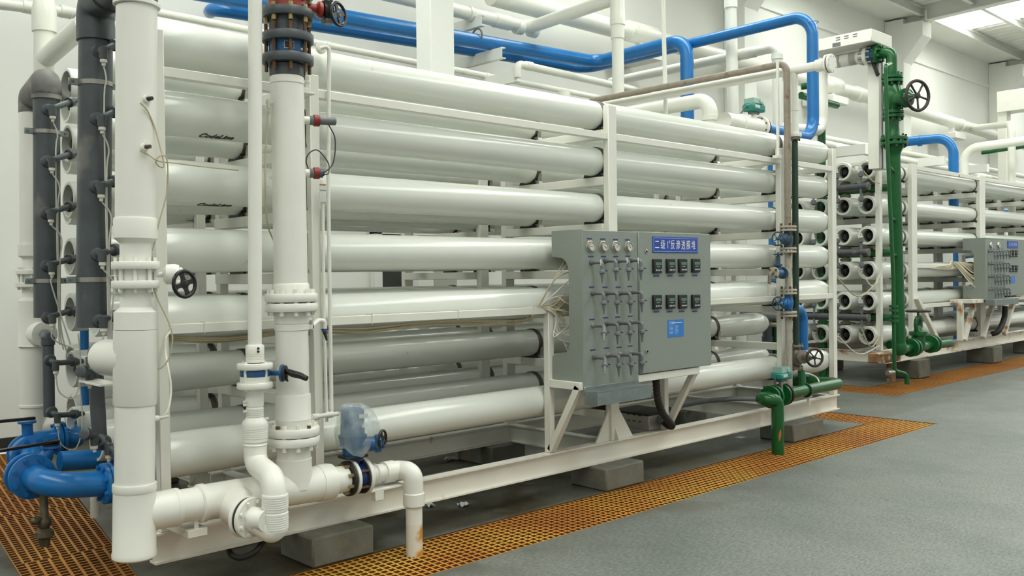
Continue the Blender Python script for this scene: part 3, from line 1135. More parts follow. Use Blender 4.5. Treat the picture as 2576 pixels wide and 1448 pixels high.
vv('pipe', [(196, 41), (722, 42)])
vv('cap_ring', [(190, 36), (196, 42), (212, 43), (214, 41)])
vv('collar', [(712, 43), (716, 46), (742, 46)])
vv('pipe', [(784, 43), (812, 43), (812, 41), (992, 41)])
vv('clamp_band', [(815, 43), (829, 43)])
vv('sleeve', [(990, 43), (994, 44), (1050, 44), (1052, 45), (1055, 44), (1080, 44)])
vv('tee_neck', [(1120, 42), (1150, 42), (1152, 44), (1172, 44), (1225, 46)])
s2 = scale_at(at(730, 700, YF))
for cy, mm, hw in ((748, 'pvc', 65), (772, 'pvc', 65), (1083, 'pvc', 64), (1106, 'pvc', 64)):
    t_ = (cy - T2[1])/(B2[1] - T2[1])
    flange(v2, at(T2[0] + 19*t_ + .5, cy, YF), (0, 0, 1), hw*s2, 21*s2, mm, None)
for cy, mm in ((760, 'pvc'), (1095, 'pvc')):
    t_ = (cy - T2[1])/(B2[1] - T2[1])
    bolts(v2, at(T2[0] + 19*t_, cy, YF), (0, 0, 1), 54*s2, 10, mm, 6*s2, 66*s2, .5)
bolts(v2, at(741, 1072, YF), (0, 0, 1), 54*s2, 4, 'rust_bolt', 5*s2, 14*s2, .12)
# clamp lugs and bracket to the post
p = at(776, 822, YF)
MB().box(p - V((.03, .01, .012)), p + V((.035, .01, .012)), .003).build('clamp_lug', 'pvc', v2)
MB().box(p + V((.02, -.01, -.02)), p + V((.03, .27, .035)), .003).build('clamp_bracket', 'pvc', v2)
p = at(770, 206, YF)
MB().box(p - V((.06, .012, .008)), p + V((.02, .012, .008)), .003).build('clamp_lug', 'pvc', v2)
p = at(785, 218, YF)
MB().box(p - V((.05, 0, .04)), p + V((.02, .28, -.03)), .003).build('clamp_bracket', 'frame', v2)
# grey top: flanges, wafer valve, upper red valve
vv('grey_pipe', [(165, 41), (193, 41)], 'grey_pvc')
vv('grey_pipe', [(48, 41), (88, 42)], 'grey_pvc')
tc_ = lambda y: at(724 + (y - 100)*.004, y, YF)
sv = scale_at(tc_(100))
for cy in (152, 98, 38):
    flange(v2, tc_(cy), (0, 0, 1), 64*sv, 22*sv, 'grey_pvc', None)
bolts(v2, tc_(125), (0, 0, 1), 53*sv, 8, 'rust_bolt', 4.5*sv, 118*sv, .5)
bolts(v2, tc_(40), (0, 0, 1), 53*sv, 8, 'brass_bolt', 6.5*sv, 44*sv, .5)
wv = thing('wafer_check_valve', 'blue wafer valve clamped between grey flanges of the second riser', 'valve', tc_(143))
MB().lathe(tc_(142), (0, 0, 1), [(0, 47*sv), (36*sv, 47*sv)], 32).build('body', 'blue_valve', wv)
a0 = math.atan2(-1, 0)
def on_ring(c, R):
    def fn(x, y, z):
        a = -PI/2 - .35 + x/R
        return (c.x + math.cos(a)*(R + z), c.y + math.sin(a)*(R + z), c.z + y)
    return fn
for (x0, x1, y0, y1, m_, e) in ((-.035, .015, -.016, .020, 'ink_white', .0015), (-.033, .013, -.014, .018, 'ink_black', .0025), (.055, .10, -.020, -.006, 'paper', .002)):
    f_ = on_ring(tc_(124), 47*sv)
    b_ = MB()
    b_.ring_strip([[V(f_(x0 + (x1 - x0)*i/6, yy, zz)) for yy, zz in ((y0, 0), (y1, 0), (y1, e), (y0, e))] for i in range(7)])
    b_.build('nameplate', m_, wv)
rv = thing('red_butterfly_valve', 'red valve above the grey flanges with black gearbox and handwheel', 'valve', tc_(20))
MB().lathe(tc_(26), (0, 0, 1), [(0, 48*sv), (70*sv, 48*sv)], 32).build('body', 'red_paint', rv)
MB().cyl(tc_(10), at(800, 24, YF - .02), .022).build('stem', 'red_paint', rv)
MB().lathe(at(795, 24, YF - .02), V((1, -.25, 0)), [(0, .030), (.012, .045), (.03, .045), (.03, .03)], 20).build('stem_flange', 'red_paint', rv)
p = at(826, 26, YF - .05)
MB().box(p - V((.035, .035, .05)), p + V((.025, .03, .055)), .012).build('gearbox', 'black', rv)
MB().box(p - V((.03, .03, .075)), p + V((.02, .03, -.05)), .004).build('gear_base', 'mid_grey', rv)
wc = at(851, 36, YF - .14)
MB().cyl(p, wc, .012).build('wheel_shaft', 'black', rv)
solid_wheel(rv, wc, V((.35, -1, .05)), 33*scale_at(wc), 'black')
flange(v2, tc_(-16), (0, 0, 1), 64*sv, 22*sv, 'grey_pvc', 'brass_bolt', 8, 8*sv, 44*sv)
vv('grey_pipe', [(-130, 41), (-20, 41)], 'grey_pvc')
# probes on the riser
for i, (px_, py_, blue) in enumerate(((766, 302, 0), (766, 435, 1))):
    pr = thing('sensor_probe', ['upper red-ringed grey probe screwed into the second riser', 'lower red-ringed probe with blue collar on the second riser'][i], 'sensor', at(px_, py_, YF), 'probes on the second riser')
    q = at(px_ - 4, py_, YF); d = V((1, -.35, .02)).normalized()
    MB().cyl(q, q + d*.035, .022).build('boss', 'pvc', pr)
    MB().lathe(q + d*.03, d, [(0, .020), (.01, .025), (.04, .025)], 20).build('grey_nut', 'mid_grey', pr)
    MB().lathe(q + d*.055, d, [(0, .028), (.004, .032), (.032, .032), (.036, .026)], 12).build('red_nut', 'red', pr)
    if blue:
        MB().lathe(q + d*.09, d, [(0, .024), (.015, .024)], 20).build('blue_ring', 'blue_valve', pr)
        MB().lathe(q + d*.104, d, [(0, .018), (.01, .014)], 16).build('cap', 'rubber', pr)
    else:
        MB().lathe(q + d*.09, d, [(0, .021), (.05, .022), (.085, .022), (.09, .015)], 20).build('probe_body', 'mid_grey', pr)
cable('probe_cable', 'cable_dark', bpy.data.objects['sensor_probe'], pts_at((826, 312, YF - .05), (843, 350, YF - .05), (838, 410, YF - .04), (815, 435, YF - .04), (826, 436, YF - .05), (826, 410, YF - .03), (800, 378, YF), (778, 385, YF), (770, 405, YF), (776, 425, YF)), .0035)

# ================================================================ slender pole with lever valve and ribbed fittings
YP = -0.30
pole = thing('slender_white_pole_pipe', 'slender white vertical pipe with ribbed couplings and a blue lever valve', 'pipe', at(645, 1170, YP))
PT, PB = (642, 0), (641, 1060)


def po(name, prof, m='pvc', par=None):
    return turned(name, m, par or pole, YP, PT, PB, prof, 28)


def ribs(y0, y1, hw, n, amp=1.2):
    out = []
    for i in range(n):
        a = y0 + (y1 - y0)*i/n; b_ = y0 + (y1 - y0)*(i + .5)/n
        out += [(a, hw), (b_, hw), (b_ + .5, hw - amp), (y0 + (y1 - y0)*(i + 1)/n - .5, hw - amp)]
    return out


po('pipe', [(-120, 17), (868, 17)])
po('coupling', [(866, 20), (870, 23)] + [(885, 23)] + ribs(888, 908, 23, 5) + [(910, 23)])
po('coupling', [(975, 22), (1020, 22), (1022, 20), (1024, 21)] + ribs(1026, 1048, 22, 5) + [(1052, 24), (1060, 31)] + [(1068, 32)] + ribs(1074, 1102, 32, 6) + [(1108, 31), (1112, 27), (1117, 31)])
sp = scale_at(at(641, 930, YP))
for cy in (920, 968):
    flange(pole, at(641, cy, YP), (0, 0, 1), 44*sp, 15*sp, 'pvc', None)
bolts(pole, at(641, 944, YP), (0, 0, 1), 34*sp, 4, 'pvc', 4.5*sp, 72*sp, .25)
for (px_, py_) in ((649, 876), (649, 884)):
    q = at(px_, py_, YP - .045)
    MB().cyl(q + V((0, .01, 0)), q - V((0, .006, 0)), .006, seg=12).build('socket_nub', 'rubber', pole)
for (px_, py_) in ((615, 1010), (615, 1018), (615, 1034), (672, 1052)):
    q = at(px_, py_, YP)
    MB().cyl(q + V((.012 if px_ < 640 else -.012, 0, 0)), q - V((.006 if px_ < 640 else -.006, .004, 0)), .007, seg=12).build('socket_nub', 'pvc', pole)
# ribbed swan neck down to the header's side flange
ya, yb = YP, -.58
P0 = at(642, 1112, ya); P1 = at(643, 1165, ya)
P2 = at(692, 1215, yb); P3 = at(692, 1338, yb)
rE = 30*scale_at(P2)
MB().pipe([P0, V((P0.x, P0.y, P1.z)), V((P2.x, P2.y, P2.z + .02)), P3 + V((0, 0, .04))], rE, .095, 28, 12).build('elbow', 'pvc', pole)
def cy2(name, prof):
    return turned(name, 'pvc', pole, yb, (692, 1215), (692, 1340), prof, 28)
cy2('coupling', [(1240, 31), (1243, 33)] + ribs(1246, 1278, 33, 6) + [(1282, 32), (1285, 29), (1288, 33)] + ribs(1291, 1330, 33, 7) + [(1334, 31)])
F2 = fl2 + td*.01
zlo = at(690, 1340, yb).z
MB().pipe([F2, V((P3.x, P3.y, min(F2.z - .02, zlo))), V((P3.x, P3.y, P3.z + .06))], rE*1.04, .085, 28, 12).build('elbow', 'pvc', pole)
MB().lathe(F2 - td*.008, td, [(0, .056), (.05, .056), (.06, .050), (.10, .050)], 28).build('stub', 'pvc', pole)
lv = thing('lever_valve', 'blue wafer valve with black lever between white flanges of the slender pipe', 'valve', at(641, 955, YP))
po('body', [(928, 35), (932, 37), (945, 36), (955, 33)], 'blue_valve', lv)
po('seat', [(946, 37), (962, 36)], 'pvc', lv)
q0, q1 = at(668, 938, YP), at(706, 938, YP - .06)
MB().cyl(q0, q1, .013).build('stem', 'blue_valve', lv)
dq = (q1 - q0).normalized()
pl = MB().lathe(q1, dq, [(0, .030), (.004, .045), (.014, .045), (.018, .035)], 24).build('top_plate', 'blue_valve', lv)
MB().lathe(q1 + dq*.018, dq, [(0, .040), (.010, .040)], 24).build('notch_plate', 'rubber', lv)
k0, k1, k2 = at(716, 930, YP - .08), at(738, 940, YP - .13), at(772, 952, YP - .20)
MB().sweep([k0, k1, (k1 + k2)/2 + V((0, 0, .004)), k2], [.012, .019, .017, .014], 12).build('lever', 'black', lv)
MB().cyl(k0 + V((.004, 0, -.005)), k0 + V((.01, -.01, -.06)), .005).build('trigger', 'black', lv)

# ================================================================ thin conduits beside post B
cdt = thing('thin_white_conduit', 'thin white conduit on the post, hooked into a round lug at its top', 'pipe', at(831, 1050, -.03))
YC = -.02
MB().pipe([at(806, 122, .0), at(828, 116, YC), at(826, 500, YC), at(834, 1040, YC)], 5.0*scale_at(at(828, 500, YC)), .03, 14).build('pipe', 'pvc', cdt)
MB().lathe(at(806, 122, .03), (0, -1, 0), [(0, 16*sp), (.012, 16*sp)], 24).build('lug_plate', 'frame', cdt)
MB().cyl(at(831, 1005, YC), at(833, 1030, YC), 6.5*sp).build('socket', 'pvc', cdt)
MB().cyl(at(780, 1049, YF + .05), at(850, 1040, YC - .02), 6.5*sp).build('cross_pipe', 'pvc', cdt)
MB().lathe(at(820, 1044, YC - .01), (1, 0, 0), [(0, 8*sp), (.01, 9*sp), (.04, 9*sp), (.05, 7*sp)], 16).build('tee', 'pvc', cdt)
MB().cyl(at(782, 1049, YF + .05), at(800, 1047, YF + .12), 9*sp).build('union', 'pvc', cdt)
c2_ = thing('thin_white_conduit', 'thin white conduit along the post ending in a small sampling tap', 'pipe', at(813, 820, -.05))
MB().pipe([at(812, 512, -.03), at(815, 790, -.03), at(822, 1060, -.02)], 4.6*sp, .05, 12).build('pipe', 'pvc', c2_)
MB().pipe([at(786, 818, YF + .1), at(800, 806, -.12), at(816, 806, -.12), at(816, 826, -.12)], 7*sp, .03, 14).build('tap_elbow', 'pvc', c2_)
MB().cyl(at(816, 826, -.12), at(816, 834, -.12), .014).build('tap_body', 'blue_valve', c2_)
MB().cyl(at(816, 833, -.12), at(822, 856, -.13), .011, .005).build('nozzle', 'rubber', c2_)
MB().cyl(at(808, 829, -.125), at(826, 827, -.125), .004).build('tap_lever', 'blue_dark', c2_)
tg = thing('paper_tag', 'small printed paper tag hanging on the thin conduit', 'tag', at(811, 510, -.06))
p, q = at(804, 461, -.06), at(820, 508, -.06)
MB().box((p.x, p.y - .001, q.z), (q.x, p.y + .001, p.z)).build('paper', 'paper', tg, False)
MB().box((p.x, p.y - .002, p.z - .010), (q.x, p.y - .001, p.z - .003)).build('orange_band', 'orange_ink', tg, False)
MB().box((p.x, p.y - .002, p.z - .040), (q.x, p.y - .001, p.z - .036)).build('dark_band', 'mid_grey', tg, False)

# ================================================================ grey manifolds at the rack's left end


def branch(parent, p0, p1, p2, r=.016, tube=True, up=0.0):
    """saddle, elbowed pipe, union and drip fitting of one vessel connection"""
    d = (p1 - p0).normalized()
    s_ = MB().lathe(p0 - d*.012, d, [(0, r*2.1), (.012, r*2.2), (.024, r*1.9), (.028, r*1.3)], 18).build('saddle', 'grey_pvc', parent)
    MB().pipe([p0, p1, p2], r, .03, 14, 6).build('branch_pipe', 'grey_pvc', parent)
    MB().cyl(p1 + V((0, 0, .012)), p1 - V((0, 0, .045)), r*1.25, r*1.1, 14).build('drip_tee', 'grey_pvc', parent)
    e = (p2 - p1).normalized()
    u_ = p1.lerp(p2, .62)
    MB().lathe(u_, e, [(0, r*1.2), (.004, r*1.75), (.030, r*1.75), (.034, r*1.3)], 10).build('union_nut', 'grey_pvc', parent)
    f_ = MB().lathe(p1 - V((0, 0, .045)), (0, 0, -1), [(0, r*.8), (.003, r*.95), (.018, r*.95), (.022, r*.55), (.036, r*.5)], 12).build('hose_fitting', 'cable_white', parent)
    return p1 - V((0, 0, .08))


def manifold(label, y, pxt, pyt, pxb, pyb, hw, rows, end, band, ulen):
    A, B = at(pxt, pyt, y), at(pxb, pyb, y)
    r = hw*scale_at((A + B)/2)
    root = thing('grey_manifold_pipe', label, 'pipe', B, 'grey manifold pipes at the left end')
    MB().lathe(B, A - B, [(0, r), ((A - B).length, r)], 32).build('pipe', 'grey_pvc', root)
    drops = []
    for (px_, py_, ex, ey) in rows:
        p0 = at(px_, py_ + 8, y - r*.9)
        p1 = at(px_ + 10, py_ + 4, y - r*.9 - .07)
        p2 = at(ex, ey, y - r*.9 - .05 + end)
        drops.append(branch(root, p0, p1, p2, .0185))
    for by in band:
        t = (by - pyt)/(pyb - pyt)
        c = A.lerp(B, t)
        bd = MB().lathe(c - V((0, 0, .012)), (0, 0, 1), [(0, r + .0005), (0, r + .004), (.024, r + .004), (.024, r + .0005)], 28, loop=True).build('clamp_band', 'steel', root)
        for s_ in (-1, 1):
            MB().box((c.x + s_*(r - .005), c.y - .006, c.z - .018), (c.x + s_*(r + .05), c.y + .006, c.z + .018), .002).build('clamp_ear', 'galv', bd)
            MB().cyl((c.x + s_*(r + .03), c.y - .014, c.z), (c.x + s_*(r + .03), c.y + .004, c.z), .008, seg=6).build('clamp_bolt', 'mid_grey', bd)
    # clear sample tubes bundled down the pipe
    for k, p in enumerate(drops):
        e = at(pxb + 22, pyb + 20, y - r - .05)
        x_ = B.x + r*.35 + .006*k
        pts = [p, V((x_ + .01, p.y, p.z - .08)), V((x_, e.y, max(p.z - .25, e.z + .05))), V((x_, e.y, e.z)), e + V((.02 + .02*k, 0, -.12 - .03*(k % 3)))]
        if p.z - .3 < e.z:
            pts = [p, p - V((0, 0, .06)), e + V((.02 + .02*k, 0, -.12 - .03*(k % 3)))]
        cable('sample_tube', 'clear_tube', root, pts, .0042, 6, 5)
    return root, A, r


m1, mA1, mr1 = manifold('dark grey upright manifold pipe beside the front riser, five short branches', .42, 241, 92, 234, 823, 40,
                        [(250, 122, 300, 108), (246, 292, 300, 276), (244, 462, 300, 452), (247, 632, 300, 625), (250, 798, 300, 792)], 0.06, (212, 703), 1)
m2, mA2, mr2 = manifold('grey upright manifold pipe farthest left, fed over a bend', 1.45, 117, 240, 119, 798, 31,
                        [(122, 268, 196, 250), (120, 398, 196, 382), (118, 528, 196, 514), (120, 660, 196, 646), (122, 790, 196, 776)], 0.10, (333, 706), 1)
# swan necks joining each manifold to its white riser
e1 = at(344, 8, YF)
sz = mA1.z + .17
MB().pipe([mA1 - V((0, 0, .02)), V((mA1.x, mA1.y, sz)), V((e1.x, e1.y, sz)), e1 - V((0, 0, .02))], mr1*1.12, .13, 32, 12).build('bend', 'grey_pvc', m1)
MB().lathe(mA1 - V((0, 0, .03)), (0, 0, 1), [(0, mr1), (.004, mr1*1.13), (.09, mr1*1.13)], 32).build('socket', 'grey_pvc', m1)
pm_ = V((mA1.x, mA1.y, sz)).lerp(V((e1.x, e1.y, sz)), .34)
MB().lathe(pm_, V((e1.x - mA1.x, e1.y - mA1.y, 0)), [(0, mr1*1.13), (.0, mr1*1.22), (.03, mr1*1.22), (.03, mr1*1.13)], 32).build('bend_ring', 'grey_pvc', m1)
W2Y = 2.05
w2t, w2b = at(82, 285, W2Y), at(84, 1100, W2Y)
MB().lathe(mA2 - V((0, 0, .03)), (0, 0, 1), [(0, mr2), (.004, mr2*1.12), (.08, mr2*1.12)], 32).build('socket', 'grey_pvc_dusty', m2)
sz2 = at(117, 205, 1.45).z
g = MB().pipe([mA2, V((mA2.x, mA2.y, sz2)), V((w2t.x, w2t.y, sz2)), w2t], mr2*1.12, .12, 32, 12)
g.build('bend', 'grey_pvc_dusty', m2)
w2 = thing('white_riser_pipe', 'white riser pipe farthest left in front of the wall', 'pipe', w2b)


def w2p(name, prof):
    return turned(name, 'pvc', w2, W2Y, (82, 285), (84, 1100), prof, 32)


w2p('pipe', [(284, 31), (618, 30)])
w2p('collar', [(616, 34), (644, 34), (650, 25), (680, 25)])
s3 = scale_at(w2t)
for cy in (684, 716):
    flange(w2, at(84, cy, W2Y), (0, 0, 1), 40*s3, 12*s3, 'pvc', None)
bolts(w2, at(84, 700, W2Y), (0, 0, 1), 33*s3, 8, 'pvc', 3.5*s3, 56*s3, .5)
w2p('valve_body', [(690, 28), (710, 28)])
w2p('pipe', [(722, 25), (748, 25), (756, 34), (866, 34), (870, 36), (874, 30), (1015, 30), (1017, 33), (1022, 33), (1024, 30), (1110, 30)])
p, q = at(95, 838, W2Y), at(70, 838, W2Y - .25)
MB().lathe(at(86, 838, W2Y), V((.1, -1, 0)), [(0, .075), (.14, .082), (.17, .082), (.175, .05)], 32).build('tee_branch', 'pvc', w2)
tb2 = at(86, 838, W2Y) + V((.1, -1, 0)).normalized()*.17
p = at(110, 1078, W2Y - .1)
MB().pipe([at(84, 1100, W2Y), at(100, 1075, W2Y), at(165, 1062, W2Y - .05)], 26*s3, .1, 24).build('foot_bend', 'pvc', w2)

# lower manifolds for the two bottom rows
lm2 = thing('grey_manifold_pipe', 'short dark grey manifold hooked into the side of the leftmost riser', 'pipe', at(125, 1048, 1.45), 'grey manifold pipes at the left end')
rl = 13.5*scale_at(at(122, 950, 1.45))
la = at(121, 850, 1.45)
MB().pipe([tb2, V((tb2.x, 1.45 + .02, tb2.z)) + V((.01, 0, 0)), V((la.x, 1.45, tb2.z - .0)), at(124, 1047, 1.45)] if False else [tb2, V((la.x, 1.45, tb2.z)), at(124, 1047, 1.45)], rl, .07, 24, 10).build('pipe', 'grey_pvc', lm2)
MB().lathe(at(121, 868, 1.45), (0, 0, 1), [(0, rl), (.003, rl*1.2), (.05, rl*1.2)], 24).build('socket', 'grey_pvc', lm2)
for (px_, py_, ex, ey) in ((126, 905, 206, 908), (130, 1036, 208, 1040)):
    p0 = at(px_, py_, 1.45 - rl); p1 = at(px_ + 14, py_ + 8, 1.45 - rl - .09); p2 = at(ex, ey, 1.45 + .05)
    d_ = branch(lm2, p0, p1, p2, .0165)
    cable('sample_tube', 'clear_tube', lm2, [d_, d_ + V((.02, 0, -.10)), d_ + V((.10, 0, -.14)), d_ + V((.15, .02, .0)), d_ + V((.15, .05, .25))], .0042, 6, 5)
lm1 = thing('grey_manifold_pipe', 'lower dark grey manifold hooked into the back of the front riser', 'pipe', at(252, 1130, .42), 'grey manifold pipes at the left end')
rl1 = 18*scale_at(at(245, 1000, .42))
wb = at(300, 905, YF) + V((0, .02, 0))
MB().lathe(V((wb.x + .06, YF, wb.z)), V((-.25, 1, .0)), [(0, .088), (.20, .088), (.23, .08), (.24, .04)], 28).build('tee_branch', 'pvc', riser)
MB().pipe([V((wb.x, YF + .2, wb.z)), V((at(238, 900, .42).x, .42, wb.z)), at(252, 1130, .42)], rl1, .075, 24, 10).build('pipe', 'grey_pvc', lm1)
MB().lathe(at(239, 925, .42), (0, 0, 1), [(0, rl1), (.003, rl1*1.2), (.06, rl1*1.2)], 24).build('socket', 'grey_pvc', lm1)
for (px_, py_, dx_, dy_, ex, ey) in ((232, 940, -14, -6, 204, 934), (250, 1108, -26, -22, 212, 1090), (262, 1112, 22, 18, 296, 1142)):
    p0 = at(px_, py_, .42 - rl1); p1 = at(px_ + dx_*.5, py_ + dy_*.5, .42 - rl1 - .06); p2 = at(ex, ey, .42 - rl1 - .1)
    branch(lm1, p0, p1, p2, .018)
# steel bracket behind the front riser
p = at(262, 966, .1)
MB().box(p - V((.04, .05, .006)), p + V((.06, .25, .006)), .002).build('bracket', 'frame', riser)

# loose sample tubes on the front riser
tb = thing('sample_tube', 'cream sample tube looped from the riser ports around the corner post', 'tube', at(400, 830, -.2))
cable('tube', 'cable', tb, pts_at((352, 258, YF - .12), (372, 280, YF - .10), (392, 330, YF - .08), (412, 410, YF - .1), (405, 420, YF - .1), (392, 408, YF - .1), (402, 392, YF - .1), (420, 400, YF - .1), (420, 480, YF - .08), (400, 560, YF - .06), (384, 630, YF - .02)), .0035)
cable('tube', 'cable', tb, pts_at((352, 378, YF - .12), (375, 390, YF - .1), (400, 405, YF - .1), (440, 410, -.1), (520, 420, .0), (600, 428, .04)), .0035)
cable('tube', 'cable', tb, pts_at((386, 726, YF - .02), (400, 760, YF - .05), (424, 810, YF - .08), (434, 850, YF - .08), (425, 900, YF - .06), (405, 925, YF - .04), (384, 928, YF)), .0035)
t3 = thing('sample_tube', 'white plastic tube curving from the lower riser port up to the rail', 'tube', at(420, 1040, -.2))
cable('tube', 'cable_white', t3, pts_at((404, 1054, YF), (422, 1030, YF), (430, 980, YF + .05), (424, 930, YF + .1), (417, 890, -.06), (418, 850, -.03), (430, 832, -.01)), .006)
t4 = thing('sample_tube', 'cream tube hanging from a white fitting beside the second riser', 'tube', at(673, 620, -.3))
q = at(675, 258, YF)
MB().cyl(q + V((.05, .02, .004)), q + V((-.005, 0, .004)), .012).build('elbow', 'pvc', t4)
MB().lathe(q + V((0, 0, .015)), (0, 0, -1), [(0, .012), (.02, .013), (.03, .008), (.045, .009), (.05, .005)], 12).build('fitting', 'cable_white', t4)
cable('tube', 'cable', t4, pts_at((674, 280, YF), (668, 400, YF), (668, 480, YF), (672, 560, YF + .05), (690, 610, -.05)), .0045)

# ================================================================ blue pipework on the left
bp = thing('blue_pipe_assembly', 'blue flanged elbows and pipes low at the left end of the near rack', 'pipe', (1.5, .35, .35))
yb1 = .40
E0 = at(268, 1215, yb1); E1 = at(128, 1222, yb1)
rb = 33*scale_at(E1)
zE = (E0.z + E1.z)/2 - .0
MB().pipe([E0, V((E1.x, yb1, E1.z)), V((E1.x - .02, yb1 + .30, E1.z + .02))], rb, .16, 32, 14).build('elbow', 'blue', bp)
for dx, m_ in ((-.012, 'blue'), (.012, 'blue')):
    flange(bp, E0 + V((dx, 0, 0)), dX, rb*1.62, .020, m_, None)
MB().lathe(E0 - V((.004, 0, 0)), dX, [(0, rb*1.55), (.008, rb*1.55)], 32).build('gasket', 'rubber', bp)
bolts(bp, E0, dX, rb*1.35, 8, 'blue', .011, .075, .5)
MB().cyl(E0, E0 + V((.25, 0, .0)), rb, seg=28).build('pipe', 'blue', bp)
G0 = V((E1.x - .02, yb1 + .24, E1.z + .015))
dY = V((-.04, 1, .02)).normalized()
flange(bp, G0, dY, rb*1.75, .022, 'blue', 'blue', 8, .012, .05)
v_ = thing('lever_valve', 'blue wafer valve with a long black lever, nearer one by the lower left grating', 'valve', G0)
MB().lathe(G0 + dY*.012, dY, [(0, rb*1.6), (.006, rb*1.6), (.006, rb*1.45), (.05, rb*1.45), (.05, rb*1.6), (.056, rb*1.6)], 32).build('body', 'blue', v_)
nk = at(128, 1128, yb1 + .28)
MB().cyl(G0 + dY*.04, nk, .030).build('neck', 'blue', v_)
MB().lathe(nk, (0, 0, 1), [(0, .030), (.006, .05), (.018, .05)], 24).build('top_plate', 'blue', v_)
MB().lathe(nk + V((0, 0, .018)), (0, 0, 1), [(0, .045), (.010, .045)], 24).build('notch_plate', 'black', v_)
MB().bar(nk + V((.04, 0, .036)), at(-30, 1138, yb1 + .1), .026, .016, (0, 0, 1), .004).build('lever', 'black', v_)
flange(bp, G0 + dY*.078, dY, rb*1.7, .020, 'blue', None)
H0 = V((at(72, 1140, 1.25).x, 1.25, at(72, 1140, 1.25).z))
rb2 = rb
MB().cyl(G0 + dY*.08, H0 + V((0, -.08, 0)), rb, seg=28).build('pipe', 'blue', bp)
flange(bp, H0 + V((0, -.07, 0)), (0, 1, 0), rb*1.7, .022, 'blue', 'blue', 8, .012, .05)
v_ = thing('lever_valve', 'blue wafer valve with a long black lever, farther one by the wall', 'valve', H0)
MB().lathe(H0 + V((0, -.055, 0)), (0, 1, 0), [(0, rb*1.6), (.05, rb*1.6)], 32).build('body', 'blue', v_)
nk = at(68, 1066, 1.25)
MB().cyl(H0, nk, .030).build('neck', 'blue', v_)
MB().lathe(nk, (0, 0, 1), [(0, .030), (.006, .05), (.018, .05)], 24).build('top_plate', 'blue', v_)
MB().bar(nk + V((.04, 0, .03)), at(-30, 1062, 1.1), .028, .018, (0, 0, 1), .004).build('lever', 'black', v_)
flange(bp, H0 + V((0, .02, 0)), (0, 1, 0), rb*1.7, .022, 'blue', 'blue', 8, .012, .05)
K0 = at(150, 1102, 1.45)
MB().pipe([H0 + V((0, .02, 0)), V((H0.x, 1.45, K0.z)), K0, K0 + V((.05, 0, .0))], rb*.9, .14, 28, 12).build('elbow', 'blue', bp)
for dx in (-.012, .014):
    flange(bp, K0 + V((dx, 0, 0)), dX, rb*1.55, .02, 'blue', 'blue' if dx < 0 else None, 8, .011, .06)
MB().pipe([K0, at(185, 1104, 1.45), at(232, 1062, 1.8)], rb*.9, .12, 28).build('pipe', 'blue', bp)
MB().cyl(at(150, 1160, .95), at(300, 1150, .95), rb*.85, seg=28).build('pipe', 'blue', bp)
# white stand under the pipe
MB().cyl(at(238, 1230, .55), at(238, 1300, .55), .022).build('stand', 'pvc_rust', bp)
# blue riser seen between the vessels
MB().cyl(at(212, 830, 1.9), at(214, 1100, 1.9), .028).build('blue_stack', 'blue', bp)
bz = thing('drain_valve', 'weathered bronze drain valve hanging under the blue elbow', 'valve', at(118, 1370, yb1 + .1))
c0 = V((E1.x, yb1 + .12, E1.z - rb))
zz = lambda py: at(118, py, yb1 + .12).z
zt = c0.z + .03
MB().lathe((c0.x, c0.y, zt), (0, 0, -1), [(0, .020), (zt - zz(1298), .022), (zt - zz(1305), .032), (zt - zz(1318), .034), (zt - zz(1326), .024), (zt - zz(1334), .044), (zt - zz(1346), .048), (zt - zz(1352), .030), (zt - zz(1372), .024)], 20).build('body', 'bronze', bz)
MB().lathe((c0.x, c0.y, zz(1302)), V((-1, -.4, 0)), [(0, .014), (.05, .014), (.05, .022), (.065, .020), (.075, .008)], 14).build('side_port', 'bronze', bz)

# ================================================================ instrument panels


def tap_part(par, p, first, big=1.0, twist=0):
    """sampling tap: wall nut, elbow, ball valve, blue lever and nozzle"""
    if first is not None:
        c = dup(first[twist], par)
        c.location = V(first[twist].location) + (V(p) - first[2])
        return
    out = []
    for tw_ in (0, 1):
        b_ = .105*big
        sdir = V((0, 0, -1)) if tw_ == 0 else V((-.55, -.45, -.7)).normalized()
        e = V(p) + V((0, -b_, 0))
        t = MB().pipe([p, e, e + sdir*.045*big], .0125*big, .02*big, 12, 5).build('sampling_tap', 'mid_grey', par)
        MB().lathe(p, (0, -1, 0), [(0, .019*big), (.012*big, .019*big), (.016*big, .015*big), (.03*big, .015*big)], 8).build('wall_nut', 'grey_pvc_dusty', t)
        c0 = e + sdir*.045*big
        MB().lathe(c0, sdir, [(0, .012*big), (.006*big, .012*big), (.012*big, .020*big), (.028*big, .022*big), (.036*big, .014*big)], 14).build('ball_valve', 'mid_grey', t)
        MB().lathe(c0 + sdir*.034*big, sdir, [(0, .0135*big), (.05*big, .007*big), (.066*big, .004*big)], 12).build('nozzle', 'mid_grey', t)
        MB().bar(c0 + sdir*.008*big, c0 + sdir*.012*big + V((.044*big, -.008, -.004)), .014*big, .006*big, (0, 0, 1)).build('lever', 'blue_dark', t)
        out.append(t)
    # first[0], first[1] are the two postures; the second is moved later
    return [out[0], out[1], V(p)]


def gauge_part(par, p, r=.042, ang=0.6):
    g = MB().lathe(p, (0, -1, 0), [(0, r), (.004, r*1.02), (.006, r*.9), (.022, r*.82), (.026, r*.80), (.026, r*.70), (.018, r*.69)], 28).build('pressure_gauge', 'chrome', par)
    MB().lathe(V(p) + V((0, -.017, 0)), (0, -1, 0), [(0, r*.69), (.003, r*.69)], 28).build('dial', 'dial', g)
    q = V(p) + V((0, -.0215, 0))
    e = V((math.cos(ang), 0, math.sin(ang)))
    MB().bar(q - e*r*.2, q + e*r*.5, .002, .002, (0, 1, 0)).build('needle', 'ink_black', g, False)
    return g


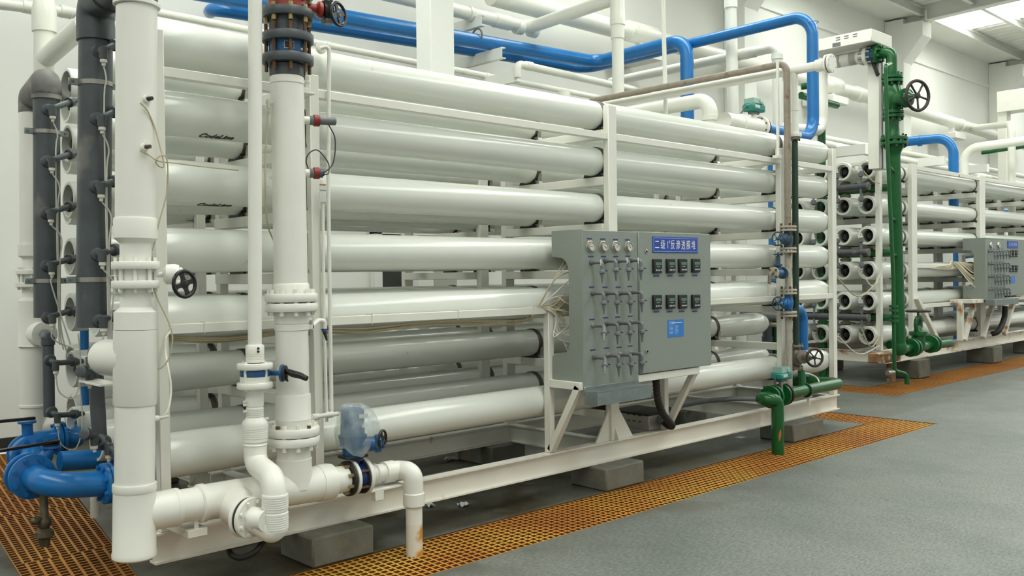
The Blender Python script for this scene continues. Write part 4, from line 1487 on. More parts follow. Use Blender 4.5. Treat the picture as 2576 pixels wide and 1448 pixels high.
def meter_part(par, p, w, h):
    b_ = MB().box((p.x - w/2, p.y - .022, p.z - h/2), (p.x + w/2, p.y + .01, p.z + h/2), .004).build('panel_meter', 'ink_black', par)
    y = p.y - .0222
    MB().box((p.x - w*.34, y - .0016, p.z + h*.06), (p.x + w*.36, y, p.z + h*.26), 0).build('display', 'lcd', b_, False)
    for i in range(4):
        x = p.x - w*.28 + i*w*.19
        MB().box((x, y - .002, p.z - h*.33), (x + w*.08, y, p.z - h*.24), 0).build('button', 'ink_white', b_, False)
    MB().box((p.x - w*.2, y - .001, p.z - h*.06), (p.x + w*.2, y, p.z - h*.03), 0).build('legend', 'ink_pale', b_, False)
    return b_


def strip(par, p, w=.055, h=.010):
    MB().box((p.x - w/2, p.y - .0012, p.z - h/2), (p.x + w/2, p.y + .001, p.z + h/2), 0).build('label_strip', 'tape_blue', par, False)


YN = -0.305
pn = thing('instrument_panel', 'grey instrument panel with gauges, sampling taps and blue nameplate on the near rack', 'panel', (4.74, YN, .80))
xl, xm, xr = 4.738, at(1606, 760, YN).x, at(1786, 760, YN).x
zt_, zdb, zlb = 1.925, .865, .815
MB().box((xl, YN, zlb), (xm - .004, YN + .025, zt_), .004).build('tap_board', 'panel', pn)
MB().box((xm + .003, YN - .004, zdb), (xr, -.02, zt_ + .004), .006).build('cabinet', 'panel', pn)
MB().box((xm + .006, YN - .010, zdb + .004), (xr - .003, YN - .004, zt_), .003).build('cabinet_door', 'panel', pn)
MB().box((xl, YN + .01, zt_ - .02), (xm, -.02, zt_), .003).build('top_sheet', 'panel', pn)
# C-shaped side sheet
sp_ = [(YN, zlb), (YN, zt_ + .003), (-.012, zt_ + .003), (-.012, 1.745)]
for i in range(7):
    a = i/6*PI/2
    sp_.append((-.09 - .085*math.sin(a), 1.635 + .10*math.cos(a)))
for i in range(7):
    a = i/6*PI/2
    sp_.append((-.09 - .085*math.cos(a), 1.12 - .075*math.sin(a)))
sp_ += [(-.012, 1.03), (-.012, .862), (YN + .05, zlb)]
MB().prism([(xl - .004, y, z) for y, z in sp_], (.006, 0, 0)).build('side_sheet', 'panel', pn, False)
# drip tray and skirt
MB().box((xl, YN - .006, .765), (xm - .01, YN + .01, zlb + .012), .002).build('skirt', 'galv', pn)
ty0, ty1 = YN - .12, YN
tx0, tx1 = at(1470, 990, YN).x, at(1622, 990, YN - .06).x
t_ = MB()
t_.prism([(tx0, ty1, .80), (tx0, ty0, .79), (tx0, ty0, .705), (tx0, ty1, .70)], (tx1 - tx0, 0, 0))
t_.build('drip_tray', 'galv', pn, False)
MB().box((tx0 + .01, ty0 + .01, .788), (tx1 - .01, ty1 - .004, .797), 0).build('tray_well', 'mid_grey', pn, False)
for px_ in (1487, 1594):
    p = at(px_, 970, YN)
    MB().cyl((p.x, YN - .005, .80), (p.x, YN - .012, .80), .007, seg=6).build('screw', 'steel', pn)
on = lambda px_, py_: at(px_, py_, YN)
dr_ = lambda px_, py_: at(px_, py_, YN - .010)
for i, (px_, ang) in enumerate(((1484, 3.1), (1516.5, -.6), (1547.5, .9), (1579.5, 2.1))):
    gauge_part(pn, on(px_, 619.5 + i*.4), .041, ang)
for px_, py_ in ((1483, 600), (1516, 601), (1548, 602), (1578, 603), (1486, 645), (1518, 645), (1549, 645), (1579, 644)):
    strip(pn, on(px_, py_))
rowsT = [(660, 656, 656, 655), (737, 737, 737, 735), (818, 814, 812, 810), (898, 893, 891, 888)]
colsT = [(1486, 1521, 1553, 1584), (1490, 1524, 1557, 1586), (1491, 1525, 1556, 1587), (1493, 1528, 1559, 1587)]
tp = None
for r in range(4):
    for c in range(4):
        p = on(colsT[r][c], rowsT[r][c])
        tw_ = 1 if (c == 0 and r >= 2) else 0
        if tp is None:
            tp = tap_part(pn, p, None)
        elif (r, c) == (2, 0):
            tp[1].location = V(tp[1].location) + (p - tp[2])
            tpb = p
        elif tw_:
            o = dup(tp[1], pn); o.location = V(tp[1].location) + (p - tpb)
        else:
            tap_part(pn, p, tp)
        if r > 0:
            strip(pn, on(colsT[r][c] - 2, rowsT[r][c] - (15 if r < 3 else 18)))
for px_, py_ in ((1511, 660), (1577, 655), (1605, 655)):
    p = at(px_, py_, YN - .11)
    MB().prism([p + V((-.008, 0, .022)), p + V((.008, 0, .022)), p + V((.004, 0, -.022)), p + V((-.002, 0, -.022))], (0, -.002, 0)).build('paper_tab', 'paper', pn, False)
for row in (669, 759):
    for px_ in (1650.5, 1684.5, 1714.5, 1747.5):
        py_ = row + (1650 - px_)*.015
        meter_part(pn, dr_(px_, py_), .100, .108)
        strip(pn, dr_(px_, py_ + 25), .07, .010)
for px_, py_ in ((1625, 632), (1627, 883)):
    p = dr_(px_, py_)
    l_ = MB().lathe(p, (0, -1, 0), [(0, .016), (.006, .016), (.008, .010), (.004, .009)], 16).build('lock', 'chrome', pn)
    MB().box(p - V((.003, .010, .008)), p + V((.003, -.002, .008)), 0).build('keyhole', 'ink_black', l_, False)
# nameplate
s0, s1 = dr_(1641, 598), dr_(1755, 637)
x0, x1 = s0.x, s1.x
z0, z1 = 1.775, 1.905
z1 = dr_(1641, 594).z; z0 = dr_(1641, 635).z
npt = MB().box((x0, YN - .015, z0), (x1, YN - .010, z1), .001).build('nameplate', 'label_blue', pn, False)
yy = YN - .0155
for (a, b_, c, d) in ((x0 + .008, x1 - .008, z1 - .012, z1 - .009), (x0 + .008, x1 - .008, z0 + .009, z0 + .012), (x0 + .008, x0 + .011, z0 + .009, z1 - .009), (x1 - .011, x1 - .008, z0 + .009, z1 - .009)):
    MB().box((a, yy - .0006, c), (b_, yy, d), 0).build('border', 'ink_pale', npt, False)
zc_ = (z0 + z1)/2
wt = (x1 - x0 - .04)


def sign_text(body, xa, size, dz=0.0, sx=.72):
    return text_mesh(body, size, 'lettering', 'ink_white', lambda x, y, z: (xa + x, yy - .0004 - max(z, 0), zc_ + dz + y), .0006, 'LEFT', npt, sx=sx)


hS = (z1 - z0)*.64
adv = wt/7.6
xa = x0 + .022
for ch, k in (('二', 0), ('级', 1), ('1', 2.05), ('反', 2.75), ('渗', 3.7), ('透', 4.65), ('膜', 5.6), ('堆', 6.55)):
    sign_text(ch, xa + adv*k, hS, -.004)
sign_text('#', xa + adv*2.45, hS*.45, hS*.30)
# blue notice
n0, n1 = dr_(1679, 805), dr_(1720, 845)
nt_ = MB().box((n0.x, YN - .012, n1.z), (n1.x, YN - .010, n0.z), 0).build('notice', 'notice_blue', pn, False)
text_mesh('CNC', .030, 'lettering', 'ink_white', lambda x, y, z: (n0.x + .018 + x, YN - .0123 - max(z, 0), n0.z - .024 + y), .0004, 'LEFT', nt_, shear=.15)
for i in range(7):
    z = n0.z - .048 - i*.010
    for a, w_ in ((.02, .05), (.09, .045)):
        MB().box((n0.x + a, YN - .0126, z), (n0.x + a + w_, YN - .012, z + .0035), 0).build('print_line', 'ink_pale', nt_, False)
MB().box((n0.x + .07, YN - .0126, n0.z - .026), (n1.x - .02, YN - .012, n0.z - .022), 0).build('print_line', 'ink_white', nt_, False)

# hose and stainless box beneath
bx = thing('stainless_box', 'stainless steel junction box under the near panel', 'box', (5.6, .12, .33))
b0, b1 = at(1633, 1088, .04), at(1698, 1070, .04)
zx0, zx1 = .335, at(1633, 1046, .04).z
MB().box((b0.x, .04, zx0), (b1.x, .44, zx1), .004).build('body', 'stainless', bx)
MB().box((b0.x - .006, .034, zx1), (b1.x + .006, .446, zx1 + .014), .003).build('lid', 'rubber', bx)
for i in range(2):
    for j in range(3):
        MB().box((b0.x - .0015, .12 + j*.06, zx0 + .06 + i*.05), (b0.x + .002, .15 + j*.06, zx0 + .068 + i*.05), 0).build('vent_slot', 'ink_black', bx, False)
MB().lathe((b0.x + .13, .04, zx0 + .075), (0, -1, 0), [(0, .035), (.03, .035), (.03, .028), (.05, .028)], 18).build('gland', 'mid_grey', bx)
hs = thing('corrugated_hose', 'dark corrugated cable hose from the near panel to the stainless box', 'hose', (5.7, -.1, .4))
path = [at(1650, 955, -.15), at(1655, 1005, -.14), at(1668, 1040, -.10), at(1690, 1068, -.07), at(1682, 1070, -.03), V((b0.x + .13, .0, zx0 + .075))]
P = [path[0]*2 - path[1]] + path + [path[-1]*2 - path[-2]]
cv = []
for i in range(1, len(P) - 2):
    p0, p1, p2, p3 = P[i - 1:i + 3]
    for k in range(16):
        t = k/16
        cv.append(0.5*((2*p1) + (p2 - p0)*t + (2*p0 - 5*p1 + 4*p2 - p3)*t*t + (3*p1 - p0 - 3*p2 + p3)*t**3))
MB().sweep(cv, [.030 if i % 3 else .025 for i in range(len(cv))], 14).build('hose', 'rubber', hs)

# ================================================================ cable bundles on the middle rail
cb = thing('cable_bundle', 'bundle of cream sample tubes under the middle rail fanning into the panel back', 'cables', (4.6, .1, 1.3))
for k in range(9):
    z = 1.318 - .010*(k % 3)
    y = .075 + .012*k
    sag = .012 + .010*random.random()
    pts = [V((1.95, y, z))]
    for x in (2.3, 2.75, 3.2, 3.7, 4.2, 4.55):
        pts.append(V((x, y + .01*random.uniform(-1, 1), z - sag*(1 + random.random())*(x not in (2.75, 3.7)))))
    pts += [V((4.66, y - .02, 1.37 + .004*k)), V((4.74, -.02 + .008*k, 1.36 + .035*math.sin(k)))]
    pts += [V((4.82, -.06, 1.36 + .12*math.sin(k*1.7)))]
    cable('tube', 'cable', cb, pts, .0048, 6, 4)
for k in range(7):
    p = at(1352 + 2*k, 770, .0)
    e = at(1432, 640 + 22*k, -.10) if k < 4 else at(1432, 745 + 20*(k - 4), -.10)
    m_ = (p + e)/2 + V((0, 0, .03*(k % 3)))
    cable('tube', 'cable_white' if k % 2 else 'cable', cb, [p, m_, e, e + V((.12, .0, 0))], .0042, 6, 6)
for k in range(6):
    p = at(1370 + 3*k, 776, -.0)
    e = at(1432, 888 - 14*k, -.08)
    m_ = at(1400 - 3*k + 8, 830 + 8*(k % 3), -.03)
    cable('tube', 'cable_white', cb, [p, at(1396 + k, 792, -.02), m_, e, e + V((.1, 0, .02))], .0042, 6, 6)
for x in (2.12, 3.18, 3.86, 4.55):
    MB().box((x, -.0, 1.328), (x + .004, .062, 1.392), 0).build('cable_tie', 'cable_white', cb, False)

# ================================================================ brown pipe line at the right end of the near rack
YR = -.10


def y_for(px_, x):
    """depth at which the line of constant x meets this pixel column (level sight)"""
    lo, hi = -4.0, 40.0
    p = atx(px_, 700, x)
    return p.y


br = thing('brown_pipe_line', 'weathered brown pipe crossing over the rack and dropping with flanged blue gate valves', 'pipe', at(1992, 990, YR))
xb = at(1981, 400, YR).x
zt0 = at(1968, 155, YR).z
rbw = 8.5*scale_at(at(1981, 400, YR))
ybk = y_for(1492, xb)
MB().pipe([V((xb, ybk, zt0)), V((xb, YR, zt0)), V((xb, YR, at(1984, 567, YR).z))], rbw, .09, 16, 8).build('pipe', 'brown_pipe', br)
zr = lambda py: at(1985, py, YR).z
for a, b_, m_ in ((634, 726, 'pale_brown'), (794, 985, 'pale_brown')):
    MB().lathe((xb, YR, zr(a)), (0, 0, -1), [(0, rbw*1.25), (.03, rbw*1.0), (zr(a) - zr(b_) - .03, rbw*1.0), (zr(a) - zr(b_), rbw*1.25)], 16).build('pipe', m_, br)
sR = scale_at(at(1985, 600, YR))
for i, cy in enumerate((570.5, 578.5, 625, 633, 729, 737, 785, 793)):
    flange(br, V((xb, YR, zr(cy))), (0, 0, 1), 20.5*sR, 5.5*sR, 'pale_brown', None)
for cy in (574.5, 629, 733, 789):
    bolts(br, V((xb, YR, zr(cy))), (0, 0, 1), 16.5*sR, 4, 'rust_bolt', 3.2*sR, 26*sR, .5)
for i, (y0, y1, wy, m_) in enumerate(((581, 622, 601, 'blue_steel'), (740, 782, 762, 'blue'))):
    g_ = thing('gate_valve', ['upper weathered blue gate valve in the brown pipe line', 'lower bright blue gate valve in the brown pipe line'][i], 'valve', V((xb, YR, zr(y1))), 'gate valves in the brown pipe line')
    h_ = zr(y0) - zr(y1)
    MB().lathe((xb, YR, zr(y1)), (0, 0, 1), [(0, 10*sR), (h_*.25, 10*sR), (h_*.35, 12*sR), (h_*.65, 12*sR), (h_*.75, 10*sR), (h_, 10*sR)], 18).build('body', m_, g_)
    d = V((-1, .08, .0)).normalized()
    c = V((xb, YR, zr(wy)))
    MB().lathe(c, d, [(0, 9*sR), (.05, 9*sR), (.05, 14*sR), (.065, 14*sR), (.075, 9*sR), (.10, 6*sR), (.13, 3*sR)], 16).build('bonnet', m_, g_)
    bolts(g_, c + d*.058, d, 11.5*sR, 6, 'rust_bolt', 2*sR, .03, .5)
    handwheel(g_, c + d*.165, d, 16.5*sR, 'blue_steel', .006, 5, .014)
    MB().cyl(c + d*.10, c + d*.175, 2.4*sR).build('stem', 'cast', g_)
sv_ = thing('side_valve', 'small blue valve branching left off the brown pipe with a rusty spout', 'valve', V((xb - .15, YR, zr(690))))
c = V((xb, YR, zr(686)))
dl = V((-.95, -.08, 0)).normalized()
MB().cyl(c, c + dl*.14, 5*sR).build('stub', 'brown_pipe', sv_)
for t_ in (.12, .30):
    flange(sv_, c + dl*t_, dl, 15*sR, .012, 'blue_steel' if t_ < .2 else 'blue_valve', None)
    flange(sv_, c + dl*(t_ + (.0 - .013 if t_ < .2 else .013)), dl, 15*sR, .011, 'pale_brown', 'rust_bolt', 4, 2.6*sR, .045)
MB().lathe(c + dl*.125, dl, [(0, 8*sR), (.04, 10*sR), (.12, 10*sR), (.17, 8*sR)], 18).build('body', 'blue_valve', sv_)
m_c = c + dl*.21
MB().lathe(m_c, (0, 0, 1), [(0, 8*sR), (.06, 7*sR), (.065, 10*sR), (.08, 10*sR), (.09, 5*sR), (.16, 5*sR)], 16).build('bonnet', 'blue_steel', sv_)
handwheel(sv_, m_c + V((0, 0, .175)), (0, 0, 1), 12*sR, 'blue_steel', .005, 4, .012)
e = c + dl*.32
MB().pipe([e, e + dl*.07, e + dl*.075 + V((0, 0, -.14))], 4.2*sR, .03, 12).build('spout', 'cast', sv_)
MB().cyl(e + dl*.075 + V((0, 0, -.10)), e + dl*.075 + V((0, 0, -.20)), 4.6*sR).build('hose_end', 'clear_tube', sv_)
# white conduit rod on the post
rd_ = thing('conduit_rod', 'thin white conduit rod standing on the rail before the brown pipe', 'pipe', at(1958, 400, -.04))
MB().cyl(at(1956, 152, -.04), at(1957, 392, -.04), 4*sR, seg=12).build('rod', 'pvc', rd_)
MB().box(at(1950, 398, -.05) - V((0, .02, 0)), at(1966, 392, -.05) + V((0, .03, 0)), .002).build('foot', 'pvc', rd_)

# ================================================================ dark green line with globe valve
gl = thing('dark_green_pipe_line', 'dark green chipped pipe hanging from a white pipe in front of the vessel ends', 'pipe', at(2008, 985, YR))
xg = at(2001, 600, YR).x
zg_ = lambda py: at(2004, py, YR).z
rg = 8*sR
MB().cyl((xg, YR, zg_(352)), (xg, YR, zg_(868)), rg, seg=18).build('pipe', 'green_dark', gl)
flange(gl, V((xg, YR, zg_(350))), (0, 0, 1), 14*sR, 6*sR, 'cast', 'rust_bolt', 6, 2.4*sR, .05)
flange(gl, V((xg, YR, zg_(341))), (0, 0, 1), 17*sR, 10*sR, 'pvc', None)
MB().lathe((xg, YR, zg_(336)), (0, 0, 1), [(0, 11*sR), (.10, 10*sR), (.10, 8.5*sR), (zg_(280) - zg_(336), 8.5*sR), (zg_(280) - zg_(336), 10*sR), (zg_(240) - zg_(336), 10*sR), (zg_(240) - zg_(336), 9*sR), (zg_(185) - zg_(336), 9*sR)], 20).build('white_drop', 'pvc', gl)
# white overhead run ending at the blind flange tee
zw = at(2000, 177, YR).z
yw0, yw1 = 4.2, at(2050, 165, -.35).y
MB().cyl((xg, 4.3, zw), (xg, YR - .28, zw), 11.5*sR, seg=24).build('overhead_run', 'pvc', gl)
fc = V((xg, YR - .28, zw))
MB().lathe(fc + V((0, .06, 0)), (0, -1, 0), [(0, 12*sR), (.01, 15*sR), (.09, 15*sR)], 24).build('coupling', 'pvc', gl)
flange(gl, fc + V((0, -.06, 0)), (0, -1, 0), 23*sR, .024, 'pvc', None)
MB().lathe(fc + V((0, -.074, 0)), (0, -1, 0), [(0, 21*sR), (.010, 21*sR)], 32).build('gasket', 'rubber', gl)
flange(gl, fc + V((0, -.095, 0)), (0, -1, 0), 23*sR, .024, 'pvc', 'pvc', 8, .008, .034)
gv = thing('globe_valve', 'brownish cast globe valve with dark spoked handwheel in the dark green pipe', 'valve', V((xg, YR, zg_(925))))
c = V((xg, YR, zg_(896)))
hz_ = zg_(868) - zg_(928)
MB().lathe((xg, YR, zg_(928)), (0, 0, 1), [(0, 11*sR), (hz_*.12, 10*sR), (hz_*.28, 16*sR), (hz_*.5, 17.5*sR), (hz_*.7, 16*sR), (hz_*.86, 10*sR), (hz_, 11*sR)], 24).build('body', 'cast', gv)
for cy in (870, 925):
    flange(gv, V((xg, YR, zg_(cy))), (0, 0, 1), 17.5*sR, 6*sR, 'cast', 'cast', 6, 2.6*sR, .05)
d = V((-.50, -.86, .05)).normalized()
MB().lathe(c, d, [(0, 12*sR), (.105, 12*sR), (.105, 17*sR), (.13, 17*sR), (.14, 9*sR), (.22, 7*sR), (.25, 3.5*sR), (.33, 3*sR)], 20).build('bonnet', 'cast', gv)
handwheel(gv, c + d*.32, V((-.53, -.86, .04)), 21*sR, 'wheel_dark', .012, 5, .016, .7)

# ================================================================ bright green line on the beam
gn = thing('green_pipe_line', 'bright green pipe along the end of the beam, dropping into the grating', 'pipe', atz(1957, 1141, 0))
F0 = atz(1957, 1140, 0)
YG = -.20
pa = at(1911, 1003, YG)
pb = at(2118, 963, YG)
zz_ = (pa.z + pb.z)/2
rG = 15.5*scale_at(pa)
MB().pipe([V((F0.x, F0.y, -.06)), V((F0.x, F0.y, pa.z - .005)), V((pa.x, F0.y + .02, pa.z)), V((pa.x, YG, pa.z)), at(1950, 996, YG)] if abs(F0.x - pa.x) > .1 else [V((F0.x, F0.y, -.06)), V((F0.x, F0.y, pa.z)), V((F0.x, YG, pa.z)), at(1950, 996, YG)], rG, .12, 24, 10).build('drop_pipe', 'green', gn)
MB().pipe([at(1985, 989, YG), pb, V((pb.x - .25, 1.1, pb.z - .02)), V((pb.x - .6, 1.5, pb.z - .02))], rG*.98, .09, 24, 10).build('pipe', 'green', gn)
for px_, m_ in ((1938, 'green'), (1947, 'green'), (1966, 'green')):
    flange(gn, at(px_, 998 - (px_ - 1938)*.2, YG), dX, 29*scale_at(pa), .022, m_, 'green' if px_ < 1950 else None, 8, .010, .045)
flange(gn, at(1974, 991, YG), dX, 28*scale_at(pa), .022, 'rubber', 'rust_bolt', 8, .009, .05)
MB().lathe(V((xg + .0, YR - .05, zg_(930))), V((0, -.12, -1)), [(0, 9*sR), (.12, 9*sR), (.15, 12*sR), (.20, 12*sR), (.24, 10*sR)], 20).build('riser', 'green', gn)
MB().torus(at(2027, 981, YG), dX, rG*1.12, .009, 28, 8).build('u_bolt', 'green_dark', gn)
p = at(2030, 1000, YG)
MB().box(p - V((.006, .03, .07)), p + V((.006, .0, .04)), 0).build('bracket', 'frame', gn)
MB().box(p - V((.006, .03, -.01)), p + V((.05, .2, .016)), 0).build('bracket_foot', 'frame', gn)
ta = thing('teal_actuator', 'teal motor actuator on the green pipe above the beam', 'actuator', at(1966, 985, YG), 'teal actuators')
pz = at(1967, 955, YG)
sT = scale_at(pz)
MB().lathe(at(1966, 988, YG), (0, 0, 1), [(0, 7*sT), (pz.z - at(1966, 988, YG).z, 7*sT)], 16).build('neck', 'steel', ta)


def teal_box(root, p, s, k=1.0):
    b_ = MB()
    for (a0, a1, z0, z1, m_) in ((-28, 24, 0, 18, 'teal'),):
        MB().box(p + V((a0*s, -17*s, z0*s + 2*s)), p + V((a1*s, 17*s, z1*s + 2*s)), 4*s).build('lower_case', 'teal', root)
    MB().prism([p + V((-25*s, -15*s, 20*s)), p + V((22*s, -15*s, 20*s)), p + V((16*s, -12*s, 33*s)), p + V((-20*s, -12*s, 33*s))], (0, 27*s, 0)).build('upper_case', 'teal_clear', root, False)
    MB().box(p + V((22*s, -12*s, 3*s)), p + V((33*s, 12*s, 22*s)), 3*s).build('end_cap', 'teal_clear', root)
    MB().box(p + V((-16*s, -8*s, -4*s)), p + V((12*s, 8*s, 3*s)), 1*s).build('base', 'mid_grey', root)
    MB().box(p + V((-22*s, -17.6*s, 9*s)), p + V((-2*s, -16.8*s, 16*s)), 0).build('nameplate', 'paper', root, False)
    MB().lathe(p + V((8*s, -12*s, 24*s)), (0, -1, .25), [(0, 7*s), (4*s, 7*s), (5*s, 5*s)], 20).build('position_dial', 'teal_clear', root)
    return root


teal_box(ta, pz, sT)
cable('power_cable', 'cable_dark', ta, [pz + V((-26*sT, 0, 12*sT)), pz + V((-34*sT, 0, 0)), pz + V((-33*sT, 0, -30*sT)), pz + V((-30*sT, .05, -50*sT))], .009, 8)
cable('hose', 'cable_white', ta, pts_at((2010, 938, YG + .1), (2035, 940, YG + .1), (2055, 950, YG + .1), (2063, 968, YG)), .008, 8)
# rust patch where paint is knocked off the drop
pt_ = MB()
for i in range(1):
    c = V((F0.x, F0.y, at(1953, 1092, F0.y).z))
    rows_ = []
    for t in range(7):
        zt2 = -.055 + .11*t/6
        hwid = .30*math.sin(PI*(t + .3)/6.6)*.7
        rows_.append([V((c.x + math.sin(a)*(rG + .0012), c.y - math.cos(a)*(rG + .0012), c.z + zt2)) for a in [-.7 + zt2*2 + hwid*(-1 + 2*j/4) for j in range(5)]])
    for t in range(6):
        for j in range(4):
            pass
    b0 = 0
    for r_ in rows_:
        pt_.v += r_
    pt_.f += [(t*5 + j, t*5 + j + 1, t*5 + 6 + j, t*5 + 5 + j) for t in range(6) for j in range(4)]
pt_.build('bare_patch', 'orange_ink', gn)

# ================================================================ pipes behind the right end
bk_ = thing('blue_riser_pipe', 'blue riser pipe with a bend behind the right end of the near rack', 'pipe', at(2019, 950, .75))
MB().pipe([at(1985, 775, .75), at(2018, 778, .75), at(2019, 960, .75)], 14*scale_at(at(2019, 850, .75)), .17, 24, 10).build('pipe', 'blue', bk_)
b2_ = thing('blue_riser_pipe', 'straight blue riser pipe seen through the rack behind the gate valves', 'pipe', at(1945, 960, 2.9))
MB().cyl(at(1945, 400, 2.9), at(1952, 960, 2.9), 14*scale_at(at(1945, 700, 2.9)), seg=24).build('pipe', 'blue', b2_)
gm_ = thing('grey_end_manifold', 'grey manifold pipe with socket behind the right post', 'pipe', at(1932, 1000, 1.25))
MB().cyl(at(1931, 792, 1.25), at(1933, 1000, 1.25), 13*scale_at(at(1931, 900, 1.25)), seg=24).build('pipe', 'grey_pvc', gm_)
MB().cyl(at(1932, 845, 1.25), at(1932, 862, 1.25), 15.5*scale_at(at(1931, 900, 1.25)), seg=24).build('socket', 'grey_pvc', gm_)
MB().cyl(at(1920, 795, 1.25), at(1985, 800, .6), 10*scale_at(at(1931, 900, 1.25)), seg=20).build('arm', 'grey_pvc', gm_)
gg = thing('green_end_manifold', 'green manifold pipe behind the right post feeding two short vessels', 'pipe', at(1957, 1000, 1.15))
MB().cyl(at(1956, 800, 1.15), at(1957, 960, 1.15), 11.5*scale_at(at(1957, 900, 1.15)), seg=24).build('pipe', 'green', gg)
for py_ in (815, 893):
    p, q = at(1903, py_ - 1, .95), at(1950, py_ + 2, 1.1)
    MB().cyl(p, q, .028, seg=14).build('nipple', 'cast', gg)
    MB().lathe(p, q - p, [(0, .045), (.05, .048), (.06, .03)], 10).build('coupling', 'cast', gg)

# ================================================================ overhead pipework between rack and wall


def run(name, label, m, pts, r, bend=.25, seg=20, cat='pipe', group=None, child='pipe'):
    t = thing(name, label, cat, min(pts, key=lambda p: p.z), group)
    MB().pipe(pts, r, bend, seg, 10).build(child, m, t)
    return t


def ring_on(t, p, d, r, l, m='wallpipe', name='coupling'):
    d = V(d).normalized()
    MB().lathe(V(p) - d*l/2, d, [(0, r*1.02), (l*.06, r*1.16), (l*.94, r*1.16), (l, r*1.02)], 24).build(name, m, t)


def bracket(t, x, z, y0=5.0, y1=4.0, m='wall', drop=.0):
    """channel arm out of the wall under a pipe run"""
    m_ = MB()
    ibeam(m_, (x, y0, z), (x, y1, z), .14, .07, .01, .008, (1, 0, 0), True)
    m_.build('wall_bracket', m, t, False)


# blue pipes along the wall, one turning down behind the top vessel, one crossing over to the right end
yb_ = 4.15
A0, A1 = at(627, 2, yb_), at(1500, 156, yb_)
rB = 15.5*scale_at(A1)
zA = A1.z
ye = y_for(1733, A1.x)
ba = thing('blue_long_pipe', 'upper blue pipe along the wall, turning down behind the top vessel', 'pipe', A1, 'blue wall pipes')
wl = at(527, 12, 4.95)
MB().pipe([A0 - (A1 - A0).normalized()*3.0, A1, V((A1.x, ye, zA + .02)), V((A1.x, ye, 2.4))], rB, .22, 24, 10).build('pipe', 'blue', ba)
for px_, py_ in ((1200, 91),):
    p = at(px_, py_, yb_)
    MB().torus(p, dX, rB*1.05, .012, 24, 8).build('clamp_ring', 'mid_grey', ba)
bb = thing('blue_long_pipe', 'lower blue pipe along the wall, crossing over and dropping at the right end', 'pipe', A1, 'blue wall pipes')
yB2, zoff = 4.45, -.06
C0, C1 = V((A0.x, yB2, A0.z + zoff)), V((A1.x + .1, yB2, A1.z + zoff + .02))
yd = .85
D1 = at(2043, 24, yd); D2 = at(2046, 350, yd)
D1 = V((D2.x, yd, at(2030, 30, yd).z))
D3 = at(1918, 322, yd)
rB2 = 14.5*scale_at(D2)
MB().pipe([at(528, 30, 4.88), at(535, 22, yB2), C1, D1, V((D2.x, yd, D3.z - .02)), V((D3.x, yd, D3.z))], rB2, .26, 24, 12).build('pipe', 'blue', bb)
for py_ in (55, 312):
    p = at(2040, py_, yd)
    MB().torus(V((D2.x, yd, p.z)), (0, 0, 1), rB2, .004, 28, 6).build('weld_ring', 'blue', bb)
flange(bb, V((D3.x, yd, D3.z)), dX, rB2*1.55, .03, 'rubber', 'steel', 8, .01, .08)
bwv = thing('white_flanged_pipe', 'white flanged pipe end with a teal actuator above the top vessel', 'pipe', D3)
flange(bwv, V((D3.x - .05, yd, D3.z)), dX, rB2*1.75, .035, 'pvc', 'rubber', 8, .009, .05)
MB().cyl((D3.x - .06, yd, D3.z), (D3.x - .75, yd, D3.z), rB2*1.35, seg=24).build('pipe', 'pvc', bwv)
ring_on(bwv, (D3.x - .45, yd, D3.z), dX, rB2*1.35, .03, 'pvc')
ta2 = thing('teal_actuator', 'teal motor actuator high above the top vessel by the blue pipe', 'actuator', at(1897, 300, yd), 'teal actuators')
pz = at(1897, 284, yd)
MB().cyl(at(1897, 312, yd), pz, .03).build('neck', 'pvc', ta2)
teal_box(ta2, pz, scale_at(pz)*1.05)
cable('power_cable', 'cable_dark', ta2, [pz + V((-.13, 0, .05)), pz + V((-.20, 0, .02)), pz + V((-.40, .0, -.18)), pz + V((-.42, .0, -.30))], .008, 8)

# white pipes along the wall
sA = lambda px_, py_, y: scale_at(at(px_, py_, y))
t = run('white_long_pipe', 'thick white pipe high on the wall running the length of the hall', 'wallpipe', [at(1235, -12, 4.55), at(1800, 140, 4.55), at(2150, 234, 4.55), at(2470, 330, 4.55), at(2600, 372, 4.55)], 20*sA(1800, 140, 4.55), .3)
for px_, py_, l in ((1620, 88, .55), (1582, 78, .12), (1835, 150, .12), (2095, 214, .5), (2160, 237, .35), (2415, 314, .1)):
    ring_on(t, at(px_, py_, 4.55), dX, 20*sA(1800, 140, 4.55), l)
for px_, py_ in ((1625, 92), (2100, 216), (2400, 312)):
    p = at(px_, py_, 4.55)
    MB().box((p.x - .55, 4.3, p.z - .42), (p.x + .1, 4.99, p.z - .27), .01).build('wall_bracket', 'wall', t)
    MB().box((p.x - .2, 4.5, p.z - .3), (p.x - .1, 4.6, p.z - .05), 0).build('saddle', 'wall', t, False)
q1, q2 = at(960, -18, 4.3), at(1330, 70, 4.3)
yq = y_for(1560, q2.x)
zq = at(1562, -4, yq).z
rq = 15.5*sA(1330, 70, 4.3)
t = run('white_long_pipe', 'white pipe along the wall turning overhead towards a vertical drop', 'wallpipe', [q1, q2, V((q2.x, yq, zq))], rq, .2)
for px_, l in ((1180, .05), (1262, .30), (1305, .12), (1340, .12)):
    ring_on(t, at(px_, 70 - (1330 - px_)*.236 + (4 if px_ > 1300 else 0), 4.3), dX, rq, l)
bracket(t, at(1172, 60, 4.4).x, at(1172, 62, 4.4).z, 4.99, 4.1)
bracket(t, at(1150, 138, 4.3).x + .4, at(1200, 118, 3.9).z, 4.99, 3.9)
d1 = V((q2.x, yq, zq))
t2 = run('white_drop_pipe', 'white vertical drop pipe with coupling behind the middle post', 'wallpipe', [V((q2.x, yq, zq + 1.2)), V((q2.x, yq, 2.3))], 15*scale_at(d1), .1)
zf = lambda py: at(1562, py, yq).z
